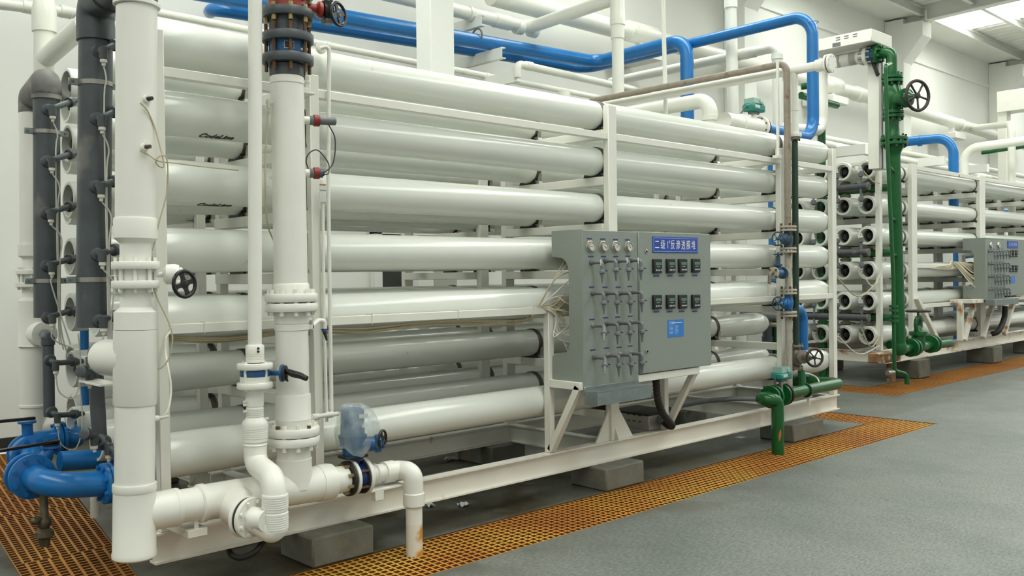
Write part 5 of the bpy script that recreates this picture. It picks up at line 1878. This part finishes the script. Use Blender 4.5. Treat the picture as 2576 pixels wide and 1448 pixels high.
MB().lathe((q2.x, yq, zf(100)), (0, 0, 1), [(0, 17*scale_at(d1)), (zf(68) - zf(100), 17*scale_at(d1)), (zf(66) - zf(100), 19*scale_at(d1)), (zf(38) - zf(100), 19*scale_at(d1)), (zf(34) - zf(100), 18*scale_at(d1)), (zf(-10) - zf(100), 18*scale_at(d1))], 24).build('coupling', 'wallpipe', t2)
for i, (a, b_, hw, y, lab) in enumerate((((380, 26), (1505, 246), 8.0, 4.0, 'thin white pipe, topmost of three along the wall above the rack'), ((380, 47), (1560, 296), 14.0, 3.85, 'thick white pipe, middle of three along the wall above the rack'), ((380, 69), (1560, 330), 11.0, 3.6, 'white pipe, lowest of three along the wall above the rack'))):
    A_, B_ = at(a[0], a[1], y), at(b_[0], b_[1], y)
    zz2 = (A_.z + B_.z)/2
    A_.z = A_.z*.7 + zz2*.3; B_.z = B_.z*.7 + zz2*.3
    t = run('white_long_pipe', lab, 'wallpipe', [A_ - V((.5, 0, 0)), B_], hw*sA(1000, 150, y), .1)
    if i == 0:
        for px_ in (825, 1170, 1225):
            ring_on(t, A_.lerp(B_, (at(px_, 130, y).x - A_.x)/(B_.x - A_.x)), dX, hw*sA(1000, 150, y), .06)
        for px_, py_ in ((640, 100), (1230, 190)):
            p = at(px_, py_, 3.9)
            bracket(t, p.x, p.z - .08, 4.99, 3.4)
t = run('white_long_pipe', 'small white pipe with an elbow at its left end below the blue pipe', 'wallpipe', [at(1302, 195, 3.4), at(1300, 160, 3.4), at(1650, 238, 3.4)], 9.5*sA(1400, 190, 3.4), .09)
ring_on(t, at(1330, 166, 3.4), dX, 9.5*sA(1400, 190, 3.4), .12)
t = run('white_long_pipe', 'white stub pipe rising from behind the top vessel near the middle post', 'wallpipe', [at(1420, 228, 3.2), at(1420, 262, 3.2)], 15*sA(1420, 240, 3.2), .09)
t = run('white_drop_pipe', 'thin white vertical pipe right of the middle post', 'wallpipe', [at(1667, -30, 1.5), at(1676, 320, 1.5)], 5.5*sA(1668, 150, 1.5), .1, 14)
t = run('white_drop_pipe', 'thick white vertical pipe between the two blue drops', 'wallpipe', [at(1837, -30, 2.2), at(1846, 345, 2.2)], 14.5*sA(1838, 150, 2.2), .1)
ring_on(t, at(1838, 2, 2.2), (0, 0, 1), 14.5*sA(1838, 150, 2.2), .22)
x_ = 8.95
pe = atx(1786, 250, x_)
t = run('white_drop_pipe', 'white pipe with a large elbow down behind the top vessel', 'wallpipe', [V((x_, 4.4, pe.z)), V((x_, pe.y, pe.z)), V((x_, pe.y, 2.3))], 19*scale_at(pe), .16)
ring_on(t, V((x_, pe.y, pe.z - .22)), (0, 0, 1), 19*scale_at(pe), .06)
x_ = 10.6
pe = atx(1955, 118, x_)
t = run('white_drop_pipe', 'white pipe with an elbow at its top behind the brown pipe', 'wallpipe', [V((x_, 4.4, pe.z)), V((x_, pe.y, pe.z)), V((x_, pe.y, 2.0))], 12.5*scale_at(pe), .10)
ring_on(t, V((x_, pe.y + .45, pe.z)), (0, 1, 0), 12.5*scale_at(pe), .3)
ring_on(t, V((x_, pe.y, pe.z - .13)), (0, 0, 1), 12.5*scale_at(pe), .07)
# small green stubs behind the blue drop
t = run('green_stub_pipe', 'pair of short green pipe stubs behind the tall blue drop', 'green', [at(2015, 218, 2.2), at(2060, 212, 2.0)], 8*sA(2040, 220, 2.2), .05, 16)
MB().cyl(at(2015, 240, 2.2), at(2105, 265, 2.2), 9*sA(2040, 240, 2.2), seg=16).build('pipe', 'green', t)
p_ = at(2066, 255, 2.2)
MB().cyl(p_, V((p_.x, p_.y, 0)), 10*scale_at(p_), seg=18).build('riser', 'green', t)

# far-side overhead white run with the green drop in front of the far rack
YE = .80
eg = at(2243, 150, YE)
xq = eg.x
s4 = scale_at(eg)
zq = at(2200, 139, y_for(2200, xq)).z
y75 = y_for(2072, xq)
t = run('white_overhead_pipe', 'white ribbed overhead pipe leading to the tall green valve line', 'pvc', [V((xq, y_for(2180, xq), zq)), V((xq, y75, zq)), V((xq, y75, zq - .02)), V((xq, y75, at(2075, 330, y75).z)), V((xq - 1.2, y75, at(2075, 345, y75).z))], 14.5*s4, .22)
for px_, l in ((2165, .28), (2138, .30), (2105, .22)):
    ring_on(t, V((xq, y_for(px_, xq), zq)), (0, 1, 0), 14.5*s4, l, 'pvc')
yfl = y_for(2184, xq)
flange(t, V((xq, yfl, zq)), (0, 1, 0), 23*s4, .05, 'pvc', 'steel', 8, .02, .16)
tv = thing('tall_green_valve_line', 'tall green pipe with globe valve and flanges standing before the far rack', 'pipe', at(2263, 880, YE))
flange(tv, V((xq, yfl - .16, zq)), (0, 1, 0), 24*s4, .05, 'green', 'green', 8, .02, .12)
MB().lathe(V((xq, yfl - .03, zq)), (0, -1, 0), [(0, 19*s4), (.10, 19*s4)], 24).build('wafer_body', 'blue_valve', tv)
MB().bar(V((xq + .02, yfl - .08, zq - .1)), at(2209, 190, yfl - .15), .03, .05, (0, 1, 0), .006).build('lever', 'black', tv)
zG = lambda py: at(2252, py, YE).z
MB().pipe([V((xq, yfl - .17, zq)), V((xq, YE, zq)), V((xq, YE, zG(196)))], 13.5*s4, .22, 24, 12).build('elbow', 'green', tv)
xe = at(2263, 878, YE).x
ax_ = lambda py: V((xq + (xe - xq)*(py - 150)/730, YE, zG(py)))


def gt(name, prof, m='green'):
    a, b_ = ax_(prof[0][0]), ax_(prof[-1][0])
    return MB().lathe(a, b_ - a, [((ax_(q) - a).length, hw*s4) for q, hw in prof], 26).build(name, m, tv)


gt('neck', [(190, 13), (228, 15)])
gt('valve_globe', [(212, 16), (222, 20), (235, 24), (252, 25.5), (268, 23), (280, 17), (290, 15)])
gt('reducer', [(298, 15), (318, 13), (338, 15), (352, 20)])
gt('reducer', [(362, 24), (372, 22), (388, 15), (395, 14.5), (872, 15)])
for cy, R_ in ((197, 26), (207, 26), (284, 26), (294, 26), (350, 33), (362, 33)):
    flange(tv, ax_(cy), (0, 0, 1), R_*s4, 8*s4, 'green', None)
for cy, R_, n_ in ((202, 21, 8), (289, 21, 8), (356, 28, 10)):
    bolts(tv, ax_(cy), (0, 0, 1), R_*s4, n_, 'green', 3*s4, 32*s4, .5)
c = ax_(255)
d = V((-.36, -.93, -.02)).normalized()
MB().lathe(c, d, [(0, 18*s4), (.21, 18*s4), (.21, 24*s4), (.25, 24*s4), (.26, 17*s4), (.31, 11*s4), (.35, 6*s4), (.42, 5*s4)], 20).build('bonnet', 'green', tv)
handwheel(tv, c + d*.42, d, 36*s4, 'wheel_dark', .021, 5, .04, .8)
# foot: elbow, gate valve with horizontal wheel, return bend
MB().lathe(ax_(884), (0, 0, 1), [(-.06, 4*s4), (-.05, 12*s4), (0, 17*s4), (.08, 17*s4), (.12, 15*s4)], 24).build('foot_cap', 'green', tv)
zf_ = at(2300, 866, YE).z
f1, f2, f3 = ax_(880), at(2300, 868, YE), at(2352, 862, YE)
MB().cyl(V((f1.x, YE, f1.z)), at(2384, 862, YE), 12*s4, seg=20).build('outlet', 'green', tv)
for px_ in (2290, 2297, 2340, 2347):
    flange(tv, at(px_, 874 - (px_ - 2290)*.18, YE), dX, 24*s4, .05, 'green', 'green' if px_ in (2290, 2347) else None, 8, .014, .08)
gv2 = thing('gate_valve', 'green gate valve with a flat dark handwheel at the foot of the tall green line', 'valve', at(2318, 868, YE))
c = at(2310, 865, YE)
zv = lambda py: at(2308, py, YE).z
MB().lathe(c, (0, 0, 1), [(-.12, 10*s4), (0, 18*s4), (zv(845) - c.z, 17*s4), (zv(843) - c.z, 23*s4), (zv(834) - c.z, 23*s4), (zv(832) - c.z, 12*s4), (zv(826) - c.z, 9*s4), (zv(818) - c.z, 5*s4)], 24).build('body', 'green', gv2)
for s_ in (-1, 1):
    MB().sweep([V((c.x + s_*9*s4, c.y, zv(834))), V((c.x + s_*16*s4, c.y, zv(818))), V((c.x + s_*14*s4, c.y, zv(806))), V((c.x + s_*3*s4, c.y, zv(798)))], [.03, .028, .028, .03], 10).build('yoke_arm', 'green', gv2)
MB().cyl(V((c.x, c.y, zv(826))), V((c.x, c.y, zv(778))), 3*s4).build('stem', 'green_dark', gv2)
handwheel(gv2, V((c.x, c.y, zv(782))), (0, 0, 1), 29*s4, 'wheel_dark', .016, 5, .03, .8)
MB().pipe([at(2380, 863, YE), at(2396, 862, YE), V((at(2396, 862, YE).x - .05, YE + .5, at(2396, 862, YE).z)), V((at(2396, 862, YE).x - .9, YE + .55, at(2396, 862, YE).z))], 12*s4, .14, 20).build('return_bend', 'green', tv)
# slim green line in front
sl = thing('slim_green_pipe', 'slim green pipe beside the tall green line with unions and a drain elbow', 'pipe', at(2252, 935, YE - .25))
ysl = YE - .22
MB().pipe([at(2240, 160, YE - .1), at(2228, 165, ysl), at(2232, 360, ysl), at(2247, 700, ysl), at(2250, 932, ysl), at(2280, 940, ysl - .1), at(2282, 962, ysl - .1)], 4.6*s4, .06, 14).build('pipe', 'green', sl)
for py_ in (770, 780, 795, 806):
    MB().cyl(at(2248, py_ - 3, ysl), at(2248, py_ + 3, ysl), 11*s4, seg=18).build('union', 'green', sl)
for py_ in (420, 548, 640):
    q_ = ax_(py_)
    MB().cyl(at(2236 + (py_ - 360)*.035, py_, ysl), V((q_.x - .02, q_.y, at(2236, py_, ysl).z)), .02, seg=8).build('clip', 'green', sl)
MB().cyl(at(2232, 938, ysl), at(2248, 936, ysl), .03).build('drain_cock', 'steel', sl)
MB().cyl(at(2282, 950, ysl - .1), at(2282, 966, ysl - .1), 6*s4).build('drain_elbow', 'green', sl)

# white steel trunking portals
def portal(label, pL, pC, pD, pB, y, w):
    t = thing('white_portal_frame', label, 'frame', pB)
    return t
yp2 = 1.0
pt2 = thing('white_portal_frame', 'white steel portal frame carrying a lamp slot above the far rack', 'frame', at(2207, 420, 1.05))
pc = at(2200, 112, 1.05); xpp = pc.x
zpp = pc.z
pf = atx(2056, 125, xpp)
MB().box((xpp + .02, 1.0, 3.0), (xpp + .30, 1.16, zpp), .006).build('upright', 'frame', pt2)
for dx in (-.02,):
    MB().box((xpp + .10, .99, 3.0), (xpp + .115, 1.0, zpp - .1), 0).build('seam', 'mid_grey', pt2, False)
ybar = pf.y
MB().box((xpp - .30, .95, zpp - .02), (xpp + .32, ybar, zpp + .15), .01).build('beam', 'frame', pt2)
MB().box((xpp - .306, 1.5, zpp + .0), (xpp - .299, ybar - .5, zpp + .05), 0).build('lamp_slot', 'mid_grey', pt2, False)
for k in range(6):
    MB().box((xpp - .304, 1.15 + (k % 3)*.12, zpp + .08 + .03*(k//3)), (xpp - .299, 1.21 + (k % 3)*.12, zpp + .09 + .03*(k//3)), 0).build('vent', 'mid_grey', pt2, False)
pt3 = thing('white_portal_frame', 'white portal frame at the right edge behind the white elbow pipe', 'frame', at(2530, 300, 3.2))
q = at(2530, 275, 3.2)
MB().box((q.x, 1.5, q.z - .05), (q.x + .5, 3.4, q.z + .45), .01).build('beam', 'frame', pt3)
MB().box((q.x + .05, 3.2, 2.6), (q.x + .35, 3.4, q.z), .01).build('upright', 'frame', pt3)
# pipes over the far rack
t = run('blue_far_pipe', 'blue pipe with an elbow dropping into the far rack', 'blue', [at(2285, 356, 2.6), V((atx(2396, 343, 17.2).x, y_for(2396, 17.2), at(2285, 356, 2.6).z)), V((17.2, y_for(2396, 17.2), 2.6))] if False else [atx(2270, 357, 17.0), V((17.0, y_for(2400, 17.0), atx(2390, 346, 17.0).z)), V((17.0, y_for(2400, 17.0), 2.4))], 12*scale_at(atx(2400, 380, 17.0)), .3)
ring_on(t, atx(2314, 354, 17.0), (0, 1, 0), 12*scale_at(atx(2400, 380, 17.0)), .06, 'blue')
t = run('white_far_pipe', 'white overhead pipe entering from the right edge with a left elbow down', 'wallpipe', [atx(2620, 348, 19.5), atx(2425, 374, 19.5), atx(2424, 420, 19.5) - V((0, 0, .8))], 11*scale_at(atx(2500, 362, 19.5)), .3)
t = run('white_far_pipe', 'white pipe branching off the wall pipe and dropping at the right edge', 'wallpipe', [at(2445, 322, 4.5), V((20.0, atx(2545, 312, 20.0).y, at(2545, 312, atx(2545, 312, 20.0).y).z)), V((20.0, atx(2545, 312, 20.0).y, 2.0))], 9*scale_at(atx(2545, 320, 20.0)), .25)
t = run('green_far_pipe', 'dark green pipe crossing behind the white pipe at the right edge', 'green', [atx(2470, 384, 20.5), atx(2620, 362, 20.5)], 5*scale_at(atx(2500, 380, 20.5)), .1, 14)
t = run('white_long_pipe', 'white pipe low on the wall above the far rack', 'wallpipe', [at(2060, 345, 3.9), at(2330, 395, 3.9), at(2620, 452, 3.9)], 7*sA(2300, 380, 3.9), .1)
for k, (px_, py_) in enumerate(((2130, 385), (2330, 412), (2440, 430))):
    p = at(px_, py_, 3.4)
    MB().box((p.x - .1, 3.0, p.z - .06), (p.x + .04, 4.9, p.z + .12), 0).build('wall_bracket', 'wall', t, False)
t = run('white_long_pipe', 'second white pipe low on the wall above the far rack', 'wallpipe', [at(2060, 358, 3.6), at(2620, 474, 3.6)], 8*sA(2300, 380, 3.6), .1)

# pipes at the upper left corner, in front of the wall
yl = 3.3
t = run('white_corner_pipe', 'white pipe with a rounded cap high in the upper left corner', 'wallpipe', [at(112, 190, yl), at(112, 75, yl)], 25*sA(112, 100, yl), .1)
MB().lathe(at(112, 75, yl), (0, 0, 1), [(-.02, 29*sA(112, 80, yl)), (.14, 29*sA(112, 80, yl)), (.24, 24*sA(112, 80, yl)), (.30, 14*sA(112, 80, yl)), (.32, 2*sA(112, 80, yl))], 24).build('cap', 'wallpipe', t)
t = run('white_corner_pipe', 'slanting white pipe in the upper left corner', 'wallpipe', [at(112, 150, 3.3), at(215, 58, 2.3)], 25*sA(150, 120, 2.6), .1)
t = run('white_corner_pipe', 'white pipe across the top of the upper left corner', 'wallpipe', [at(-60, 2, 4.2), at(240, 40, 4.2)], 14*sA(100, 20, 4.2), .1)
for px_, py_ in ((70, 18), (165, 30)):
    ring_on(t, at(px_, py_, 4.2), dX, 14*sA(100, 20, 4.2), .10)

# ================================================================ far rack
R2Z = [3.066, 2.558, 2.119, 1.616, 1.173, 0.678]
R2Y = [1.45, 1.81, 2.18, 2.55]
X2L, X2R, RV2 = 12.74, 27.5, .118
ROW2 = ['top', 'second', 'third', 'fourth', 'fifth', 'bottom']
S2 = (13.75, 16.62, 19.6, 22.6)
pv2 = None
for c in range(4):
    for r in range(6):
        if pv2 is None:
            v = thing('pressure_vessel', '-', 'pressure vessel')
            MB().lathe((X2L, 0, 0), (1, 0, 0), [(.22, .097), (.0, .098), (0, .128), (.015, .136), (.42, .136), (.75, RV2), (X2R - X2L - .2, RV2), (X2R - X2L, .04)], 32, (False, True)).build('shell', 'vessel', v)
            MB().lathe((X2L + .15, 0, 0), (1, 0, 0), [(0, .04), (.02, .097), (.05, .0985)], 24).build('end_plate', 'rubber', v)
            MB().torus((X2L + .12, 0, 0), (1, 0, 0), .090, .006, 28, 6).build('snap_ring', 'bronze', v)
            MB().lathe((X2L + .06, 0, 0), (1, 0, 0), [(0, .03), (.03, .045), (.1, .05)], 14).build('port', 'rubber', v)
            for x in S2:
                s_ = MB().lathe((x - .025, 0, 0), (1, 0, 0), [(0, RV2), (0, RV2 + .007), (.05, RV2 + .007), (.05, RV2)], 28, loop=True).build('strap', 'strap', v)
                MB().box((x - .03, -.12, -RV2 - .02), (x + .03, .12, -RV2 + .012), .004).build('saddle', 'black', v)
            pv2 = v; o = v
        else:
            o = dup(pv2)
        o.location = (0, R2Y[c], R2Z[r])
        o['label'] = 'open-ended white pressure vessel, %s row of the %s column in the far rack' % (ROW2[r], COLN[c])
        o['group'] = 'pressure vessels in the far rack'

f2 = thing('rack_frame', 'white steel frame of the far rack with rust stains near its foot', 'frame', (12.85, 1.3, .28))
z2t = 3.20
for (x0, x1, m_, zt2) in ((12.80, 12.88, 'frame', 3.20), (13.88, 14.06, 'frame', 3.22), (16.62, 16.86, 'frame', 3.22), (19.75, 19.95, 'frame', 3.22), (22.7, 22.9, 'frame', 3.22)):
    post(x0, x1, 1.28, 1.35, .47, zt2, m_, f2)
    for y in (2.0, 2.75):
        post(x0, x1, y, y + .07, .47, zt2, m_, f2)
rl_ = lambda x0, x1, zt2, h=.06: MB().box((x0, 1.29, zt2 - h), (x1, 1.34, zt2), .003).build('rail', 'frame', f2)
rl_(14.06, 26, z2t)
zr1, zr2 = at(2370, 664, 1.3).z, at(2370, 761, 1.3).z
rl_(14.06, 16.6, zr1); rl_(14.06, 15.9, zr2)
for x in S2:
    for z in R2Z:
        MB().box((x - .05, 1.35, z - RV2 - .10), (x + .05, 2.75, z - RV2 - .018), .003).build('cross_beam', 'frame', f2)
for y in (1.30, 2.75):
    m_ = MB()
    ibeam(m_, (12.80, y, .375), (27, y, .375), .19, .08, .012, .009, (0, -1, 0), y < 2)
    m_.build('base_beam', 'frame_rusty', f2, False)
m_ = MB()
ibeam(m_, (12.84, 1.30, .375), (12.84, 2.75, .375), .16, .07, .012, .009, (1, 0, 0))
m_.build('base_cross_beam', 'frame_rusty', f2, False)
MB().box((12.82, 1.30, z2t - .06), (12.87, 2.75, z2t - .01), .003).build('top_cross_rail', 'frame', f2)
for (xa, za, xb_, zb2) in ((13.95, 1.2, 14.75, .47), (15.4, .47, 15.85, 1.12), (16.2, .47, 16.75, 1.12), (17.2, .47, 17.75, 1.12)):
    MB().bar((xa, 1.25 if xa < 14.5 else 1.1, za), (xb_, 1.25 if xa < 14.5 else 1.1, zb2), .07, .07, (0, 1, 0), .004).build('brace', 'frame_rusty', f2)
MB().box((15.35, .95, 1.07), (18.0, 1.30, 1.13), .004).build('panel_ledger', 'frame_rusty', f2)
MB().box((15.30, 1.10, .47), (15.40, 1.18, 1.10), .004).build('post', 'frame_rusty', f2)
# rusted corner foot
ft = thing('rusted_pipe_foot', 'rust-eaten corner bracket and pipe stub at the foot of the far rack', 'bracket', atz(2262, 958, 0))
p = at(2240, 893, 1.0)
MB().box((p.x - .22, 1.0, p.z - .10), (p.x + .35, 1.22, p.z + .03), .01).build('bracket', 'rusty', ft)
g0 = atz(2262, 960, 0)
MB().cyl((g0.x, g0.y + .12, -.02), (g0.x, g0.y + .12, p.z + .02), .065, .055, 16).build('stub', 'rusty', ft)
for i, (px_, w_) in enumerate(((2308, .42), (2497, .42), (2610, .4))):
    x0 = at(px_, 930, 1.12).x
    b_ = MB().box((x0, 1.10, 0), (x0 + w_, 1.55, .28), .015).build('concrete_block', 'concrete', None)
    recentre(tag(b_, ['concrete block under the far rack beside the tall green line', 'concrete block under the far rack below its panel', 'concrete block under the far rack at the right edge'][i], 'block', 'concrete blocks carrying the far rack'))
for x0 in (13.9, 17.2):
    b_ = MB().box((x0, 2.6, 0), (x0 + .42, 3.0, .28), .015).build('concrete_block', 'concrete', None)
    recentre(tag(b_, 'concrete block under the rear beam of the far rack, %s one' % ('left' if x0 < 15 else 'right'), 'block', 'concrete blocks carrying the far rack'))

# header pipes across the vessel ends
xh = 12.60
for i, py_ in enumerate((468, 634, 799)):
    p = atx(2186, py_, xh)
    h_ = thing('grey_header_pipe', '%s grey header pipe across the open vessel ends of the far rack' % ['upper', 'middle', 'lower'][i], 'pipe', p, 'header pipes of the far rack')
    MB().cyl((xh, p.y, p.z), (xh, 3.6, p.z), .052, seg=20).build('pipe', 'grey_pvc', h_)
    MB().cyl((xh, p.y - .004, p.z), (xh, p.y + .02, p.z), .055, seg=20).build('end_cap', 'grey_pvc_dusty', h_)
    for c in range(3):
        y = R2Y[c]
        for zr_ in (R2Z[2*i], R2Z[2*i + 1]):
            s_ = 1 if zr_ > p.z else -1
            MB().cyl((xh - .03, y, p.z), (xh - .02, y, zr_), .016, seg=10).build('hose', 'mid_grey', h_)
            MB().lathe((xh - .028, y, p.z + s_*.14), (0, 0, s_), [(0, .022), (.01, .036), (.06, .036), (.07, .022)], 12).build('hose_union', 'mid_grey', h_)
            MB().lathe((xh - .02, y, zr_), (0, 0, -s_), [(-.03, .008), (0, .014), (.03, .024)], 10).build('hose_tip', 'cable_white', h_)
    gh = thing('green_header_pipe', '%s green header pipe with brown couplings in the far rack' % ['upper', 'middle', 'lower'][i], 'pipe', p, 'header pipes of the far rack')
    MB().cyl((12.95, y_for(2250, 12.95), p.z - .01), (12.95, 3.4, p.z - .01), .058, seg=20).build('pipe', 'green', gh)
    for c in range(3):
        y = R2Y[c] + .06
        for s_ in (1, -1):
            zc2 = (R2Z[2*i] - .135) if s_ > 0 else (R2Z[2*i + 1] + .135)
            MB().cyl((12.95, y, p.z), (12.95, y, zc2), .030, seg=10).build('nipple', 'green', gh)
            MB().lathe((12.95, y, zc2 - s_*.01), (0, 0, -s_), [(-.02, .03), (0, .075), (.03, .085), (.045, .05), (.06, .035)], 14).build('coupling', 'cast', gh)
# sample tubes sagging between the ends
lt = thing('sample_tube', 'cream sample tubes sagging across the lower vessel ends of the far rack', 'tube', at(2150, 880, 1.3))
for k, (a, m_, b_) in enumerate((((2165, 820), (2190, 872), (2214, 845)), ((2108, 845), (2160, 890), (2212, 870)), ((2107, 700), (2160, 745), (2212, 705)), ((2170, 690), (2195, 720), (2214, 690)), ((2172, 430), (2195, 455), (2212, 460)))):
    cable('tube', 'cable_white' if k % 2 else 'cable', lt, [at(*a, 1.38), at(*m_, 1.30), at(*b_, 1.28)], .009, 6, 8)
l2 = thing('cable_bundle', 'tangle of cream tubes hanging behind the far panel', 'cables', at(2440, 740, 1.2))
random.seed(3)
for k in range(12):
    z = zr1 + .03
    a = V((15.4 + .04*k, 1.27, z))
    e = V((16.0, 1.05 + .02*(k % 3), 1.25 + .055*k))
    cable('tube', 'cable' if k % 3 else 'cable_white', l2, [V((14.3, 1.33, z - .08)), a + V((-.2, 0, -.05 - .02*(k % 4))), a, (a + e)/2 + V((.05*math.sin(k), -.05, -.1)), e], .010, 6, 5)

# far panel
YN2 = .92
p2 = thing('instrument_panel', 'grey instrument panel with six columns of sampling taps on the far rack', 'panel', (15.75, YN2, 1.14))
a0, a1 = at(2479, 680, YN2).x, at(2527, 680, YN2).x
a2 = at(2588, 680, YN2).x
zt2, zb2 = 2.125, 1.14
MB().box((a0, YN2, zb2 - .03), (a1 - .006, YN2 + .03, zt2), .005).build('tap_board', 'panel', p2)
MB().box((a1 + .004, YN2 - .004, zb2 + .02), (a2, 1.26, zt2 + .004), .008).build('cabinet', 'panel', p2)
ssp = [(YN2, zb2 - .03), (YN2, zt2), (1.27, zt2), (1.27, 1.93)]
for i in range(6):
    a = i/5*PI/2
    ssp.append((1.18 - .08*math.sin(a), 1.84 + .09*math.cos(a)))
for i in range(6):
    a = i/5*PI/2
    ssp.append((1.18 - .08*math.cos(a), 1.42 - .08*math.sin(a)))
ssp += [(1.27, 1.34), (1.27, zb2 + .0)]
MB().prism([(a0 - .006, y, z) for y, z in ssp], (.01, 0, 0)).build('side_sheet', 'panel', p2, False)
MB().box((a0, YN2, zt2 - .02), (a1, 1.27, zt2), 0).build('top_sheet', 'panel', p2, False)
MB().box((a0, YN2 - .14, zb2 - .12), (a1 + .25, YN2 + .01, zb2 - .02), .004).build('drip_tray', 'galv', p2)
for px_ in (2492, 2511):
    gauge_part(p2, at(px_, 616, YN2), .055, 2.0)
for row in range(4):
    for k in range(6):
        P_ = at(2486 + k*7.2 + row*.6, 632 + row*32 - k*.4, YN2)
        o = dup(tp[0], p2)
        o.scale = (1, 1, 1)
        o.location = (P_ - origin(p2)) - (tp[2] - origin(pn)) + V(tp[0].location)*0
        strip(p2, P_ + V((0, -.002, .05 - .02)), .05, .008)
for row in range(2):
    for k in range(3):
        P_ = at(2541 + k*7.4, 637 + row*38, YN2 - .005)
        meter_part(p2, P_, .10, .11)
s0, s1 = at(2534, 606, YN2 - .006), at(2560, 624, YN2 - .006)
MB().box((s0.x, YN2 - .012, s1.z), (s1.x, YN2 - .004, s0.z), 0).build('nameplate', 'label_blue', p2, False)
text_mesh('反渗透膜', (s0.z - s1.z)*.55, 'lettering', 'ink_pale', lambda x, y, z: (s0.x + .05 + x, YN2 - .0125 - max(z, 0), (s0.z + s1.z)/2 + y), .0006, 'LEFT', p2, sx=(s1.x - s0.x)*.80/((s0.z - s1.z)*.55*4.0))
n0, n1 = at(2543, 694, YN2 - .006), at(2553, 711, YN2 - .006)
MB().box((n0.x, YN2 - .010, n1.z), (n1.x, YN2 - .004, n0.z), 0).build('notice', 'notice_blue', p2, False)
h2 = thing('corrugated_hose', 'dark corrugated hose curving under the far panel', 'hose', at(2500, 840, 1.0))
cable('hose', 'rubber', h2, pts_at((2528, 770, 1.0), (2526, 800, 1.0), (2512, 832, 1.0), (2494, 840, 1.1)), .045, 12, 8)
# blue pipes behind the far rack
t = thing('blue_far_pipe', 'blue header pieces glimpsed behind the far rack', 'pipe', at(2408, 760, 3.1))
MB().cyl(at(2408, 636, 3.1), V((at(2408, 780, 3.1).x, 3.1, 0)), 10*scale_at(at(2408, 700, 3.1)), seg=18).build('riser', 'blue', t)
MB().cyl(at(2408, 648, 3.1), at(2460, 642, 3.1), 5*scale_at(at(2408, 700, 3.1)), seg=14).build('arm', 'blue', t)
t = thing('blue_far_pipe', 'blue header pipe with round couplings at the right edge of the far rack', 'pipe', at(2495, 530, 3.0))
MB().cyl(at(2490, 534, 3.0), at(2600, 522, 3.0), 5*scale_at(at(2500, 530, 3.0)), seg=14).build('pipe', 'blue', t)
for px_, py_ in ((2502, 522), (2548, 517)):
    MB().lathe(at(px_, py_, 3.0), (0, 0, -1), [(0, .13), (.04, .13), (.08, .06), (.16, .05)], 14).build('coupling', 'cast', t)

# ================================================================ ground clutter under the near rack
gp_ = thing('floor_conduit', 'grey conduit pipe lying under the near rack', 'pipe', (4.0, .75, .1))
MB().pipe([V((2.6, .75, .10)), V((4.35, .75, .10)), V((4.75, .55, .14)), V((4.95, .3, .16))], .045, .2, 16).build('pipe', 'mid_grey', gp_)
g2_ = thing('floor_conduit', 'slim grey conduit rising under the near rack towards the green line', 'pipe', (6.6, .35, .3))
MB().pipe([V((5.95, .35, .42)), V((7.2, .35, .42)), V((7.35, .15, .44)), V((7.5, -.1, .44))], .022, .1, 14).build('pipe', 'mid_grey', g2_)
for x in (6.55,):
    MB().box((x, .3, .33), (x + .06, .4, .44), .004).build('saddle', 'steel', g2_)
hz2 = thing('black_hose', 'black hose looped on the floor below the white header', 'hose', at(610, 1400, .0))
cable('hose', 'rubber', hz2, pts_at((576, 1372, .1), (580, 1392, .02), (605, 1402, -.02), (640, 1388, -.02), (662, 1362, .05)), .016, 12, 8)
for i, (px_, py_, w_, lab) in enumerate(((1137, 1157, .06, 'crumpled foil scrap on the floor under the near rack'), (1082, 1275, .035, 'small white scrap on the floor behind the drain pipe'), (1863, 1100, .05, 'strip of printed tape stuck to the floor below the beam'), (1166, 1273, .04, 'torn paper scrap on the dark floor near the grating'))):
    p = atz(px_, py_, 0)
    mb = MB()
    random.seed(i)
    n_ = 4
    g_ = [[V((p.x + w_*(a - 2)/2*.9, p.y + w_*(b_ - 2)/2*.8, .004 + (random.random()*.03 if i != 2 else .0))) for a in range(n_ + 1)] for b_ in range(n_ + 1)]
    for row_ in g_:
        mb.v += row_
    mb.f += [(b_*5 + a, b_*5 + a + 1, b_*5 + a + 6, b_*5 + a + 5) for b_ in range(4) for a in range(4)]
    nv_ = len(mb.v)
    mb.v += [q - V((0, 0, .003)) for q in mb.v[:nv_]]
    mb.f += [tuple(reversed([x + nv_ for x in f_])) for f_ in mb.f[:]]
    for q in range(4):
        for (s_, e_) in ((q, q + 1), (20 + q, 21 + q), (q*5, q*5 + 5), (q*5 + 4, q*5 + 9)):
            mb.f.append((s_, e_, e_ + nv_, s_ + nv_))
    o = mb.build('litter_scrap', 'paper', None, False)
    recentre(tag(o, lab, 'litter', 'scraps on the floor'))
